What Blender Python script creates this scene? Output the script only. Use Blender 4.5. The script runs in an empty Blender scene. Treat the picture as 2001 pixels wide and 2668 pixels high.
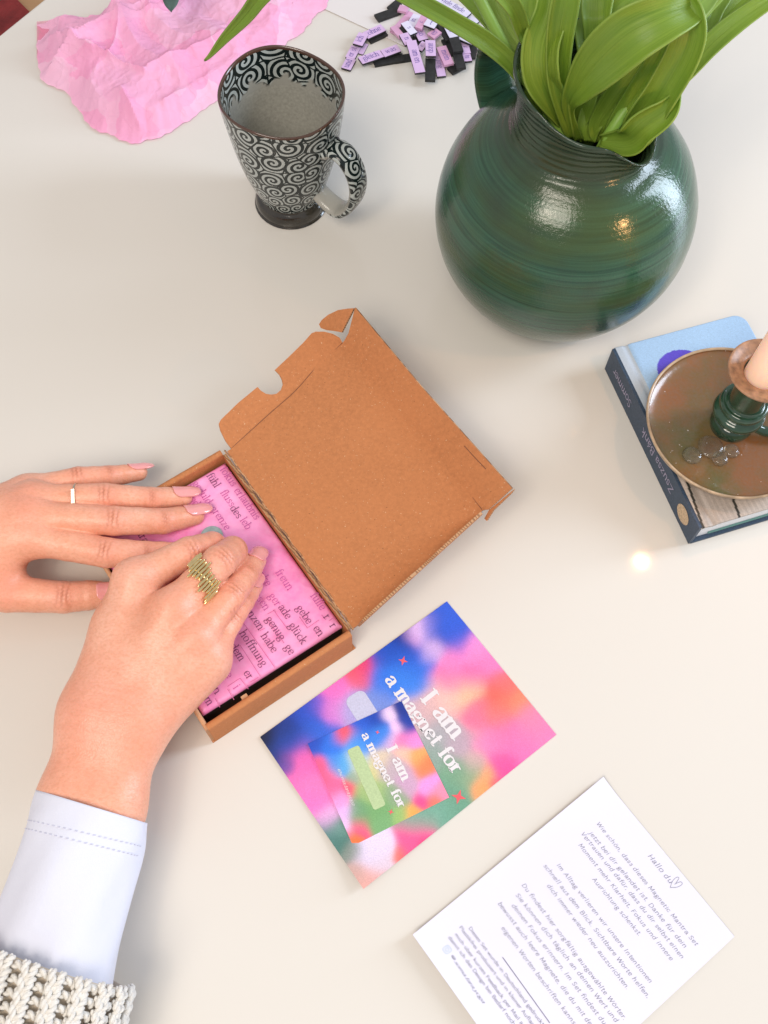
import bpy, math, random
import numpy as np
from mathutils import Vector, Matrix
random.seed(7); rng = np.random.default_rng(7)
sc = bpy.context.scene
COL = sc.collection

# ------------------------------------------------------------------ camera
F, PITCH, ROLL, HC = 2699.8, 1.14241, 0.03915, 0.63483      # focal (px of a 2001x2668 picture), tilt, roll, height
cth, sth = math.cos(PITCH), math.sin(PITCH)
fw = np.array([0, cth, -sth]); up0 = np.array([0, sth, cth]); rt0 = np.array([1., 0, 0])
RT = math.cos(ROLL)*rt0 + math.sin(ROLL)*up0
UPV = -math.sin(ROLL)*rt0 + math.cos(ROLL)*up0
CAM = np.array([0, 0, HC])
cd = bpy.data.cameras.new('camera'); cam = bpy.data.objects.new('camera', cd); COL.objects.link(cam)
cd.sensor_fit = 'VERTICAL'; cd.sensor_height = 24.0; cd.lens = F/2668*24.0
cd.clip_start = 0.02; cd.clip_end = 30
M = Matrix(((RT[0], UPV[0], -fw[0], 0), (RT[1], UPV[1], -fw[1], 0), (RT[2], UPV[2], -fw[2], HC), (0, 0, 0, 1)))
cam.matrix_world = M
sc.camera = cam

# ------------------------------------------------------------------ world, lamps, exposure
w = bpy.data.worlds.new("World"); sc.world = w; w.use_nodes = True
bg = w.node_tree.nodes['Background']; bg.inputs[0].default_value = (0.93, 0.93, 0.98, 1); bg.inputs[1].default_value = 0.56
def area(name, loc, target, sx, sy, energy, color):
    l = bpy.data.lights.new(name, 'AREA'); l.shape = 'RECTANGLE'; l.size = sx; l.size_y = sy
    l.energy = energy; l.color = color
    o = bpy.data.objects.new(name, l); COL.objects.link(o); o.location = loc
    d = Vector(target)-Vector(loc); o.rotation_euler = d.to_track_quat('-Z', 'Y').to_euler()
    return o
area('window_light', (1.5, 0.72, 0.62), (0.1, 0.4, 0.05), 0.38, 1.25, 26, (0.72, 0.84, 1.0))
for i, (x, y) in enumerate(((-0.40, -0.34), (-0.46, -0.38))):
    l = bpy.data.lights.new('lamp_bulb', 'POINT'); l.shadow_soft_size = 0.05; l.energy = 2.6; l.color = (1.0, 0.86, 0.70)
    o = bpy.data.objects.new('lamp_bulb', l); COL.objects.link(o); o.location = (x, y, 1.35)
area('room_light', (-0.42, -0.72, 1.8), (0, 0.40, 0), 0.95, 0.95, 27, (1.0, 0.91, 0.80))
vs = sc.view_settings; vs.view_transform = 'Standard'; vs.look = 'None'; vs.exposure = 0.05; vs.gamma = 1.0; vs.use_curve_mapping = False

# ------------------------------------------------------------------ helpers
def U(x, y, z=0.0):
    """point at height z (mm) seen at pixel x, y; metres"""
    d = fw + RT*(x-1000.5)/F - UPV*(y-1334)/F
    t = (z/1000.0-HC)/d[2]
    return CAM + d*t
def UP(x, y, P0, N):
    d = fw + RT*(x-1000.5)/F - UPV*(y-1334)/F
    t = ((np.array(P0)-CAM)@N)/(d@N)
    return CAM+d*t
def PR(X):
    d = np.asarray(X, float)-CAM; z = d@fw
    return np.stack([1000.5+F*(d@RT)/z, 1334-F*(d@UPV)/z], -1)
def pxmm(P): return F/((np.asarray(P)-CAM)@fw)/1000.0       # pixels per mm at P
def nrm(v): v = np.asarray(v, float); return v/max(np.linalg.norm(v), 1e-12)
def s2l(c):
    c = np.asarray(c, float)/255.0
    return np.where(c <= .04045, c/12.92, ((c+.055)/1.055)**2.4)

def tag(o, label=None, cat=None, group=None, kind=None):
    if label: o['label'] = label
    if cat: o['category'] = cat
    if group: o['group'] = group
    if kind: o['kind'] = kind
    return o
def empty(name, loc, label, cat, group=None):
    o = bpy.data.objects.new(name, None); COL.objects.link(o); o.location = tuple(loc); o.empty_display_size = .01
    bpy.context.view_layer.update()
    return tag(o, label, cat, group)
def mesh(name, V, Fc, m, parent=None, smooth=True, uv=None, col=None, mats=None, mi=None, attrs=None, sharp=None):
    me = bpy.data.meshes.new(name)
    V = np.asarray(V, float)
    off = np.zeros(3)
    o = bpy.data.objects.new(name, me); COL.objects.link(o)
    if parent is not None:
        pl = np.array(parent.location) if parent.parent is None else np.array(parent.location)+np.array(parent.parent.location)
        off = pl; o.parent = parent
    else:
        b = np.array([V[:, 0].mean(), V[:, 1].mean(), V[:, 2].min()]); o.location = tuple(b); off = b
    me.from_pydata((V-off).tolist(), [], [tuple(map(int, f)) for f in Fc])
    for mm in (mats or [m]): me.materials.append(mm)
    if mi is not None: me.polygons.foreach_set('material_index', np.asarray(mi, dtype=np.int32))
    me.polygons.foreach_set('use_smooth', np.full(len(me.polygons), smooth))
    lv = np.zeros(len(me.loops), dtype=np.int32); me.loops.foreach_get('vertex_index', lv)
    if uv is not None:
        ul = me.uv_layers.new(name='UVMap'); ul.data.foreach_set('uv', np.asarray(uv)[lv].astype(np.float32).ravel())
    if col is not None:
        ca = me.color_attributes.new('print', 'FLOAT_COLOR', 'POINT')
        c4 = np.concatenate([np.asarray(col), np.ones((len(V), 1))], 1).astype(np.float32)
        ca.data.foreach_set('color', c4.ravel())
    if attrs:
        for k, a in attrs.items():
            at = me.attributes.new(k, 'FLOAT', 'POINT'); at.data.foreach_set('value', np.asarray(a, dtype=np.float32))
    me.update()
    if sharp is not None: me.set_sharp_from_angle(angle=math.radians(sharp))
    return o

class MB:
    def __init__(s): s.V = []; s.F = []; s.M = []; s.UV = []
    def add(s, V, Fc, m=0, uv=None):
        b = len(s.V); s.V += [tuple(v) for v in V]; s.F += [tuple(i+b for i in f) for f in Fc]; s.M += [m]*len(Fc)
        s.UV += [tuple(u) for u in uv] if uv is not None else [(0., 0.)]*len(V)
    def box(s, o, ex, ey, ez, m=0):
        o, ex, ey, ez = map(np.asarray, (o, ex, ey, ez))
        V = [o, o+ex, o+ex+ey, o+ey, o+ez, o+ex+ez, o+ex+ey+ez, o+ey+ez]
        s.add(V, [(3, 2, 1, 0), (4, 5, 6, 7), (0, 1, 5, 4), (1, 2, 6, 5), (2, 3, 7, 6), (3, 0, 4, 7)], m)
    def prism(s, poly, d, m=0, me=None):
        """polygon (3D pts, ccw seen from +d) extruded along d"""
        n = len(poly); P = [np.asarray(p, float) for p in poly]; Q = [p+np.asarray(d) for p in P]
        b = len(s.V); s.V += [tuple(v) for v in P+Q]; s.UV += [(0., 0.)]*(2*n)
        s.F.append(tuple(b+i for i in reversed(range(n)))); s.F.append(tuple(b+n+i for i in range(n))); s.M += [m, m]
        for i in range(n):
            j = (i+1) % n; s.F.append((b+i, b+j, b+n+j, b+n+i)); s.M.append(m if me is None else me)
    def tube(s, pts, r, n=8, m=0, cap=True):
        pts = [np.asarray(p, float) for p in pts]; L = len(pts); rr = [r]*L if np.isscalar(r) else list(r)
        t0 = nrm(pts[1]-pts[0]); a = nrm(np.cross(t0, [0.13, 0.31, .94])); V = []
        for i in range(L):
            t = nrm(pts[min(i+1, L-1)]-pts[max(i-1, 0)]); a = nrm(a-t*(a@t)); b = np.cross(t, a)
            for k in range(n):
                g = 2*math.pi*k/n; V.append(pts[i]+rr[i]*(math.cos(g)*a+math.sin(g)*b))
        Fc = [(i*n+k, i*n+(k+1) % n, (i+1)*n+(k+1) % n, (i+1)*n+k) for i in range(L-1) for k in range(n)]
        if cap: Fc += [tuple(reversed(range(n))), tuple((L-1)*n+k for k in range(n))]
        s.add(V, Fc, m)
    def build(s, name, mats, parent=None, smooth=False, sharp=None, uv=False):
        if not isinstance(mats, (list, tuple)): mats = [mats]
        return mesh(name, s.V, s.F, None, parent, smooth, mats=mats, mi=s.M, sharp=sharp, uv=s.UV if uv else None)

def catmull(P, n=8):
    P = np.asarray(P, float)
    if len(P) < 3:
        t = np.linspace(0, 1, n+1)[:, None]; return P[0]*(1-t)+P[1]*t
    Q = np.vstack([2*P[0]-P[1], P, 2*P[-1]-P[-2]]); out = []
    for i in range(1, len(Q)-2):
        for t in np.arange(n)/n:
            a, b, c, d = Q[i-1:i+3]
            out.append(.5*((2*b)+(c-a)*t+(2*a-5*b+4*c-d)*t*t+(-a+3*b-3*c+d)*t**3))
    out.append(P[-1]); return np.array(out)

# ---- materials
def nodes(name):
    m = bpy.data.materials.new(name); m.use_nodes = True; nt = m.node_tree
    return m, nt, nt.nodes['Principled BSDF']
def N(nt, t, **kw):
    n = nt.nodes.new(t)
    for k, v in kw.items():
        if k.startswith('i_'):
            n.inputs[k[2:].replace('_', ' ')].default_value = v
        else: setattr(n, k, v)
    return n
def mth(nt, op, a, b=None, c=None):
    n = nt.nodes.new('ShaderNodeMath'); n.operation = op
    for i, v in enumerate((a, b, c)):
        if v is None: continue
        if hasattr(v, 'is_output') or isinstance(v, bpy.types.NodeSocket): nt.links.new(v, n.inputs[i])
        else: n.inputs[i].default_value = v
    return n.outputs[0]
def mixc(nt, f, a, b):
    n = nt.nodes.new('ShaderNodeMix'); n.data_type = 'RGBA'
    for s, v in ((n.inputs[0], f), (n.inputs[6], a), (n.inputs[7], b)):
        if isinstance(v, bpy.types.NodeSocket): nt.links.new(v, s)
        else: s.default_value = v if not isinstance(v, (tuple, list)) or len(v) == 4 else tuple(v)+(1,)
    return n.outputs[2]
def ramp(nt, f, *stops):
    n = nt.nodes.new('ShaderNodeValToRGB'); e = n.color_ramp.elements
    while len(e) < len(stops): e.new(.5)
    for i, (p, c) in enumerate(stops): e[i].position = p; e[i].color = (tuple(c)+(1,)) if isinstance(c, (tuple, list)) else (c, c, c, 1)
    nt.links.new(f, n.inputs[0]); return n.outputs[0]
def objco(nt, sc_=(1, 1, 1)):
    tc = nt.nodes.new('ShaderNodeTexCoord'); mp = nt.nodes.new('ShaderNodeMapping'); mp.inputs['Scale'].default_value = sc_
    nt.links.new(tc.outputs['Object'], mp.inputs[0]); return mp.outputs[0]
def uvco(nt):
    tc = nt.nodes.new('ShaderNodeTexCoord'); return tc.outputs['UV']
def noise(nt, co, scale, detail=3, rough=.55, out='Fac'):
    n = N(nt, 'ShaderNodeTexNoise', i_Scale=scale, i_Detail=detail, i_Roughness=rough); nt.links.new(co, n.inputs['Vector']); return n.outputs[out]
def bump(nt, b, h, strength=.3, dist=.001, prev=None):
    n = nt.nodes.new('ShaderNodeBump'); n.inputs['Strength'].default_value = strength; n.inputs['Distance'].default_value = dist
    nt.links.new(h, n.inputs['Height'])
    if prev is not None: nt.links.new(prev, n.inputs['Normal'])
    if b is not None: nt.links.new(n.outputs[0], b.inputs['Normal'])
    return n.outputs[0]
def simple(name, c, rough=.5, metal=0, nscale=None, namp=.12, bs=0, bd=.0005, bscale=None, coat=0, trans=0, spec=None, sss=0):
    m, nt, b = nodes(name); b.inputs['Roughness'].default_value = rough; b.inputs['Metallic'].default_value = metal
    b.inputs['Coat Weight'].default_value = coat
    if spec is not None: b.inputs['Specular IOR Level'].default_value = spec
    if sss: b.inputs['Subsurface Weight'].default_value = sss; b.inputs['Subsurface Radius'].default_value = (.004, .002, .001); b.inputs['Subsurface Scale'].default_value = 1
    c = tuple(float(v) for v in c); co = objco(nt)
    if nscale:
        f = noise(nt, co, nscale)
        cc = mixc(nt, ramp(nt, f, (.3, 0.), (.7, 1.)), tuple(v*(1-namp) for v in c)+(1,), tuple(min(1, v*(1+namp)) for v in c)+(1,))
        nt.links.new(cc, b.inputs['Base Color'])
    else: b.inputs['Base Color'].default_value = c+(1,)
    if bs: bump(nt, b, noise(nt, co, bscale or 800), bs, bd)
    return m

MT = {}
# table top: white lacquer, slightly warm, fine orange peel
m, nt, b = nodes('white_lacquer'); b.inputs['Roughness'].default_value = .26; b.inputs['Specular IOR Level'].default_value = .28
co = objco(nt); f = noise(nt, co, 3.0, 2)
nt.links.new(mixc(nt, f, (.66, .62, .56, 1), (.70, .665, .61, 1)), b.inputs['Base Color'])
bump(nt, b, noise(nt, co, 60, 2), .02, .002)
nt.links.new(ramp(nt, noise(nt, co, 12, 5, .7), (.35, .07), (.7, .095)), b.inputs['Roughness']); MT['table'] = m
MT['table_edge'] = simple('table_edge', (.6, .57, .5), .4)

# cardboard
def cardboard(name, c, ribs=True):
    m, nt, b = nodes(name); b.inputs['Roughness'].default_value = .85; b.inputs['Specular IOR Level'].default_value = .2
    co = objco(nt)
    f1 = noise(nt, co, 420, 4, .7); f2 = noise(nt, co, 18, 2)
    c1 = mixc(nt, ramp(nt, f1, (.3, 0.), (.7, 1.)), tuple(v*.86 for v in c)+(1,), tuple(v*1.12 for v in c)+(1,))
    c2 = mixc(nt, ramp(nt, f2, (.35, 0.), (.65, .35)), c1, tuple(v*1.15 for v in c)+(1,))
    f3 = noise(nt, co, 900, 1)
    c3 = mixc(nt, ramp(nt, f3, (.735, 0.), (.75, .55)), c2, (.75, .55, .35, 1))
    f4 = noise(nt, objco(nt, (1, 1.3, 1.1)), 700, 1)
    c4 = mixc(nt, ramp(nt, f4, (.235, .6), (.25, 0.)), c3, (.12, .05, .02, 1))
    nt.links.new(c4, b.inputs['Base Color'])
    bump(nt, b, f1, .25, .0006)
    return m
MT['kraft'] = cardboard('kraft_board', (.48, .188, .074))
MT['kraft_pale'] = cardboard('kraft_outside', (.56, .315, .175))
m, nt, b = nodes('corrugated_edge'); b.inputs['Roughness'].default_value = .9
co = objco(nt); wv = N(nt, 'ShaderNodeTexWave', i_Scale=230., i_Distortion=5., i_Detail=1.); wv.bands_direction = 'DIAGONAL'; nt.links.new(co, wv.inputs[0])
nt.links.new(mixc(nt, ramp(nt, wv.outputs['Fac'], (.35, 0.), (.55, 1.)), (.27, .13, .06, 1), (.50, .28, .14, 1)), b.inputs['Base Color']); MT['edge'] = m
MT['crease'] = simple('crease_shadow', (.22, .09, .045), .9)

# pink tissue
def tissue(name, ca, cb, rough=.6, alpha=1.0, tr=.35):
    m, nt, b = nodes(name); b.inputs['Roughness'].default_value = rough; co = objco(nt)
    v = N(nt, 'ShaderNodeTexVoronoi', i_Scale=26., i_Randomness=1.); v.feature = 'F1'
    wob = N(nt, 'ShaderNodeVectorMath'); wob.operation = 'ADD'
    nn = N(nt, 'ShaderNodeTexNoise', i_Scale=30., i_Detail=4.); nt.links.new(co, nn.inputs[0])
    sc2 = N(nt, 'ShaderNodeVectorMath'); sc2.operation = 'SCALE'; sc2.inputs['Scale'].default_value = .03; nt.links.new(nn.outputs['Color'], sc2.inputs[0])
    nt.links.new(co, wob.inputs[0]); nt.links.new(sc2.outputs[0], wob.inputs[1]); nt.links.new(wob.outputs[0], v.inputs[0])
    v2 = N(nt, 'ShaderNodeTexVoronoi', i_Scale=70., i_Randomness=1.); v2.feature = 'DISTANCE_TO_EDGE'; nt.links.new(wob.outputs[0], v2.inputs[0])
    sx = N(nt, 'ShaderNodeSeparateColor'); nt.links.new(v.outputs['Color'], sx.inputs[0])
    nt.links.new(mixc(nt, sx.outputs[0], tuple(ca)+(1,), tuple(cb)+(1,)), b.inputs['Base Color'])
    b1 = bump(nt, None, v.outputs['Distance'], .35, .006)
    b2 = bump(nt, None, ramp(nt, v2.outputs['Distance'], (0., 1.), (.10, 0.)), .26, .0010, b1)
    bump(nt, b, noise(nt, co, 160, 4), .25, .0012, b2)
    out = nt.nodes['Material Output']; tl = nt.nodes.new('ShaderNodeBsdfTranslucent'); mx = nt.nodes.new('ShaderNodeMixShader')
    tl.inputs[0].default_value = tuple(cb)+(1,); mx.inputs[0].default_value = tr
    nt.links.new(b.outputs[0], mx.inputs[1]); nt.links.new(tl.outputs[0], mx.inputs[2])
    last = mx
    if alpha < 1:
        tp = nt.nodes.new('ShaderNodeBsdfTransparent'); mx2 = nt.nodes.new('ShaderNodeMixShader'); mx2.inputs[0].default_value = alpha
        nt.links.new(tp.outputs[0], mx2.inputs[1]); nt.links.new(mx.outputs[0], mx2.inputs[2]); last = mx2
    nt.links.new(last.outputs[0], out.inputs['Surface']); return m
MT['tissue'] = tissue('pink_tissue', (.99, .42, .66), (.99, .60, .79), tr=.24)
MT['tissue_thin'] = tissue('pink_tissue_single_layer', (.88, .30, .42), (.9, .36, .5), alpha=.6)

m, nt, b = nodes('pink_wrapper'); b.inputs['Roughness'].default_value = .42; co = objco(nt)
f1 = noise(nt, co, 26, 4, .6); f2 = noise(nt, co, 330, 3)
c1 = mixc(nt, ramp(nt, f1, (.35, 0.), (.68, 1.)), (.86, .20, .47, 1), (.93, .36, .64, 1))
nt.links.new(mixc(nt, ramp(nt, f2, (.3, 0.), (.8, .3)), c1, (.93, .5, .72, 1)), b.inputs['Base Color'])
v = N(nt, 'ShaderNodeTexVoronoi', i_Scale=38.); v.feature = 'F1'; nn = N(nt, 'ShaderNodeTexNoise', i_Scale=14., i_Detail=3.); nt.links.new(co, nn.inputs[0]); nt.links.new(nn.outputs['Color'], v.inputs[0])
v.inputs['Scale'].default_value = 9.
bump(nt, b, noise(nt, co, 90, 3), .2, .0012, bump(nt, None, v.outputs['Distance'], .4, .0022)); MT['wrapper'] = m

# skin
m, nt, b = nodes('skin'); b.inputs['Roughness'].default_value = .35; b.inputs['Subsurface Weight'].default_value = .12
b.inputs['Subsurface Radius'].default_value = (.0045, .0018, .0009); b.inputs['Subsurface Scale'].default_value = 1.0
b.inputs['Specular IOR Level'].default_value = .42
co = objco(nt); f1 = noise(nt, co, 55, 4, .6); f2 = noise(nt, co, 900, 2)
at = N(nt, 'ShaderNodeAttribute'); at.attribute_name = 'blush'; ac = N(nt, 'ShaderNodeAttribute'); ac.attribute_name = 'crease'
c1 = mixc(nt, ramp(nt, f1, (.3, 0.), (.7, 1.)), (.74, .345, .225, 1), (.86, .48, .345, 1))
c1 = mixc(nt, ramp(nt, noise(nt, co, 16, 3), (.42, 0.), (.62, .55)), c1, (.80, .335, .20, 1))
c1 = mixc(nt, at.outputs['Fac'], c1, (.78, .29, .20, 1))
c1 = mixc(nt, mth(nt, 'MULTIPLY', ac.outputs['Fac'], .95), c1, (.48, .16, .09, 1))
c1 = mixc(nt, ramp(nt, noise(nt, objco(nt, (1, 1, 1)), 420, 1), (.22, .2), (.27, 0.)), c1, (.45, .18, .10, 1))
c1 = mixc(nt, ramp(nt, noise(nt, objco(nt, (1, 1.5, 1)), 480, 3, .6), (.36, .38), (.56, 0.)), c1, (.62, .25, .14, 1))
nt.links.new(c1, b.inputs['Base Color'])
v = N(nt, 'ShaderNodeTexVoronoi', i_Scale=620.); v.feature = 'DISTANCE_TO_EDGE'; nt.links.new(co, v.inputs[0])
bb = bump(nt, None, ramp(nt, v.outputs['Distance'], (0., 0.), (.2, 1.)), .2, .0003)
bump(nt, b, noise(nt, objco(nt, (1, 1.6, 1)), 260, 4, .65), .42, .0007, bb); MT['skin'] = m
MT['nail'] = simple('nail_polish', (.84, .35, .34), .12, coat=.6, sss=.1)
MT['gold'] = simple('gold', (.90, .72, .36), .14, 1, nscale=300, namp=.1)
MT['silver'] = simple('silver', (.62, .55, .45), .25, 1)
m, nt, b = nodes('white_jersey'); b.inputs['Roughness'].default_value = .85; co = objco(nt)
f = noise(nt, co, 9, 2); nt.links.new(mixc(nt, f, (.64, .65, .75, 1), (.68, .685, .77, 1)), b.inputs['Base Color'])
bb = bump(nt, None, noise(nt, co, 28, 3), .4, .004); bump(nt, b, noise(nt, co, 1400, 2), .25, .0004, bb)
b.inputs['Sheen Weight'].default_value = .2; MT['jersey'] = m
MT['stitch'] = simple('stitch_shadow', (.55, .55, .66), .9)
m, nt, b = nodes('cream_wool'); b.inputs['Roughness'].default_value = .9; co = objco(nt); b.inputs['Sheen Weight'].default_value = .3
f = noise(nt, co, 300, 3); nt.links.new(mixc(nt, f, (.80, .75, .67, 1), (.90, .87, .82, 1)), b.inputs['Base Color'])
bump(nt, b, noise(nt, co, 900, 4, .7), .9, .0012); MT['wool'] = m

# ceramics
def swirl(name, scale, base_plain=False, two=False):
    m, nt, b = nodes(name); b.inputs['Roughness'].default_value = .16; b.inputs['Coat Weight'].default_value = .1; uv = uvco(nt)
    sp = N(nt, 'ShaderNodeVectorMath'); sp.operation = 'SCALE'; sp.inputs['Scale'].default_value = scale; nt.links.new(uv, sp.inputs[0])
    v = N(nt, 'ShaderNodeTexVoronoi'); v.voronoi_dimensions = '2D'; v.feature = 'F1'; v.inputs['Scale'].default_value = 1; v.inputs['Randomness'].default_value = .62
    nt.links.new(sp.outputs[0], v.inputs['Vector'])
    df = N(nt, 'ShaderNodeVectorMath'); df.operation = 'SUBTRACT'; nt.links.new(sp.outputs[0], df.inputs[0]); nt.links.new(v.outputs['Position'], df.inputs[1])
    ss = N(nt, 'ShaderNodeSeparateXYZ'); nt.links.new(df.outputs[0], ss.inputs[0])
    sc3 = N(nt, 'ShaderNodeSeparateColor'); nt.links.new(v.outputs['Color'], sc3.inputs[0])
    sgn = mth(nt, 'SUBTRACT', mth(nt, 'MULTIPLY', mth(nt, 'GREATER_THAN', sc3.outputs[0], .4), 2.), 1.)
    ang = mth(nt, 'DIVIDE', mth(nt, 'ARCTAN2', mth(nt, 'MULTIPLY', ss.outputs[1], sgn), ss.outputs[0]), 2*math.pi)
    rr = mth(nt, 'MULTIPLY', v.outputs['Distance'], 3.9)
    sp_ = mth(nt, 'SUBTRACT', mth(nt, 'ADD', rr, mth(nt, 'MULTIPLY', sc3.outputs[1], 3.0)), ang)
    fr = mth(nt, 'FRACT', sp_)
    line = mth(nt, 'LESS_THAN', mth(nt, 'ABSOLUTE', mth(nt, 'SUBTRACT', fr, .5)), .245)
    ed = N(nt, 'ShaderNodeTexVoronoi'); ed.voronoi_dimensions = '2D'; ed.feature = 'DISTANCE_TO_EDGE'; ed.inputs['Scale'].default_value = 1; ed.inputs['Randomness'].default_value = .62
    nt.links.new(sp.outputs[0], ed.inputs['Vector'])
    k = mth(nt, 'MULTIPLY', line, mth(nt, 'GREATER_THAN', ed.outputs['Distance'], .035))
    nz = noise(nt, sp.outputs[0], 6, 2)
    pale = mixc(nt, nz, (.38, .42, .40, 1), (.48, .51, .48, 1))
    at = N(nt, 'ShaderNodeAttribute'); at.attribute_name = 'plain'
    patt = mixc(nt, k, (.006, .012, .012, 1), pale)
    nt.links.new(mixc(nt, at.outputs['Fac'], patt, (.36, .35, .31, 1)), b.inputs['Base Color']); b.inputs['Specular IOR Level'].default_value = .35
    bump(nt, b, k, .15, .0003)
    return m
MT['swirl'] = swirl('swirl_glaze', 1.0)
MT['foot'] = simple('dark_foot_glaze', (.028, .024, .018), .14, nscale=60, namp=.5, coat=.4)
MT['rim'] = simple('brown_rim_glaze', (.075, .035, .022), .2, coat=.4)
m, nt, b = nodes('mug_inside'); b.inputs['Roughness'].default_value = .35; co = objco(nt)
nt.links.new(mixc(nt, ramp(nt, noise(nt, co, 500, 2), (.3, 0.), (.7, 1.)), (.32, .31, .27, 1), (.42, .41, .36, 1)), b.inputs['Base Color']); MT['inside'] = m
m, nt, b = nodes('green_glaze'); b.inputs['Roughness'].default_value = .17; b.inputs['Coat Weight'].default_value = .12; b.inputs['Coat Roughness'].default_value = .12; b.inputs['Specular IOR Level'].default_value = .42
co = objco(nt); cz = objco(nt, (7, 7, 620)); f = noise(nt, cz, 1.0, 4, .7); f2 = noise(nt, co, 14, 3); f3 = noise(nt, objco(nt, (9, 9, 36)), 1.0, 3)
c1 = mixc(nt, ramp(nt, f, (.3, 0.), (.7, 1.)), (.012, .042, .026, 1), (.040, .115, .068, 1))
c1 = mixc(nt, ramp(nt, f3, (.45, 0.), (.65, .7)), c1, (.045, .070, .016, 1))
zs = nt.nodes.new('ShaderNodeSeparateXYZ'); nt.links.new(objco(nt), zs.inputs[0]); c1 = mixc(nt, ramp(nt, zs.outputs[2], (.146, 0.), (.158, .6)), c1, (.030, .034, .020, 1))
nt.links.new(mixc(nt, ramp(nt, f2, (.55, 0.), (.7, .5)), c1, (.028, .035, .026, 1)), b.inputs['Base Color'])
wv = N(nt, 'ShaderNodeTexWave', i_Scale=80., i_Distortion=6.5, i_Detail=2.); wv.bands_direction = 'Z'; wv.inputs['Detail Scale'].default_value = .6; nt.links.new(objco(nt, (.35, .35, 1)), wv.inputs[0])
ridge = mth(nt, 'MULTIPLY', wv.outputs['Fac'], ramp(nt, zs.outputs[2], (.148, 0.), (.158, 1.)))
bb = bump(nt, None, ridge, .38, .0014, bump(nt, None, f, .16, .0009)); bump(nt, b, noise(nt, co, 480, 2), .20, .0009, bb); MT['glaze'] = m
m, nt, b = nodes('brown_speckled_glaze'); b.inputs['Roughness'].default_value = .24; b.inputs['Coat Weight'].default_value = .3; co = objco(nt)
f = noise(nt, co, 22, 4, .6); f2 = noise(nt, co, 420, 1)
c1 = mixc(nt, ramp(nt, f, (.35, 0.), (.6, 1.)), (.11, .10, .032, 1), (.23, .085, .025, 1))  # olive patches put a reflection on the glaze into the colour
c1 = mixc(nt, ramp(nt, noise(nt, co, 500, 3), (.3, .0), (.8, .4)), c1, (.16, .13, .10, 1))
nt.links.new(mixc(nt, ramp(nt, f2, (.76, 0.), (.775, .8)), c1, (.6, .55, .5, 1)), b.inputs['Base Color'])
bump(nt, b, noise(nt, co, 300, 2), .15, .0006); MT['plate'] = m
MT['plate_rim'] = simple('pale_rim_glaze', (.42, .30, .19), .3, nscale=120, namp=.3)
MT['stem'] = simple('dark_green_glaze', (.02, .055, .030), .12, nscale=60, namp=.5, coat=.6)

# leaves
m, nt, b = nodes('tulip_leaf'); b.inputs['Roughness'].default_value = .38; uv = uvco(nt)
mp = nt.nodes.new('ShaderNodeMapping'); mp.inputs['Scale'].default_value = (1, 24, 1); nt.links.new(uv, mp.inputs[0])
mp2 = nt.nodes.new('ShaderNodeMapping'); mp2.inputs['Scale'].default_value = (3, 60, 1); nt.links.new(uv, mp2.inputs[0])
f = noise(nt, mp.outputs[0], 1.0, 3); f2 = noise(nt, mp2.outputs[0], 1.0, 2); f4 = noise(nt, objco(nt), 25, 2)
c1 = mixc(nt, ramp(nt, f, (.3, 0.), (.7, 1.)), (.155, .275, .020, 1), (.32, .46, .055, 1))
c1 = mixc(nt, ramp(nt, f4, (.4, 0.), (.65, .6)), c1, (.20, .34, .05, 1))
at = N(nt, 'ShaderNodeAttribute'); at.attribute_name = 'margin'
c1 = mixc(nt, at.outputs['Fac'], c1, (.32, .44, .10, 1))
nt.links.new(c1, b.inputs['Base Color']); bump(nt, b, f2, .35, .0009)
out = nt.nodes['Material Output']; tl = nt.nodes.new('ShaderNodeBsdfTranslucent'); mx = nt.nodes.new('ShaderNodeMixShader'); tl.inputs[0].default_value = (.30, .48, .03, 1); mx.inputs[0].default_value = .28
nt.links.new(b.outputs[0], mx.inputs[1]); nt.links.new(tl.outputs[0], mx.inputs[2]); nt.links.new(mx.outputs[0], out.inputs['Surface']); MT['leaf'] = m
MT['stalk'] = simple('tulip_stalk', (.22, .38, .06), .45, nscale=40)
MT['eucalyptus'] = simple('grey_green_leaf', (.06, .10, .085), .6, nscale=60, namp=.4)

# print with colour attribute and paper grain
def printed(name, rough=.35, grain=.10):
    m, nt, b = nodes(name); b.inputs['Roughness'].default_value = rough; at = N(nt, 'ShaderNodeAttribute'); at.attribute_name = 'print'; co = objco(nt)
    n1 = N(nt, 'ShaderNodeTexNoise', i_Scale=1500., i_Detail=1.); nt.links.new(co, n1.inputs[0])
    g = ramp(nt, n1.outputs['Fac'], (.3, 1-grain), (.7, 1+grain))
    mu = nt.nodes.new('ShaderNodeMix'); mu.data_type = 'RGBA'; mu.blend_type = 'MULTIPLY'; mu.inputs[0].default_value = 1
    nt.links.new(at.outputs['Color'], mu.inputs[6]); nt.links.new(g, mu.inputs[7]); nt.links.new(mu.outputs[2], b.inputs['Base Color'])
    return m
MT['print'] = printed('printed_card'); MT['bookprint'] = printed('printed_cover', .38, .07)
MT['paper'] = simple('white_paper', (.72, .705, .81), .8, nscale=5, namp=.03, bs=.12, bd=.0004, bscale=700)
MT['sheet'] = simple('white_sheet', (.72, .68, .66), .7)
MT['ink'] = simple('dark_ink', (.26, .25, .32), .8)
MT['ink_soft'] = simple('grey_ink', (.20, .19, .27), .8)
MT['ink_teal'] = simple('teal_ink', (.35, .5, .58), .8)
MT['word'] = simple('plum_print', (.20, .035, .115), .6)
MT['word_soft'] = simple('veiled_plum_print', (.55, .10, .33), .6)
MT['grid'] = simple('veiled_line', (.62, .14, .32), .6)
MT['white_ink'] = simple('white_ink', (.72, .69, .71), .5)
MT['pill_pale'] = simple('pale_panel', (.52, .52, .68), .4, nscale=900, namp=.1)
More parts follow.
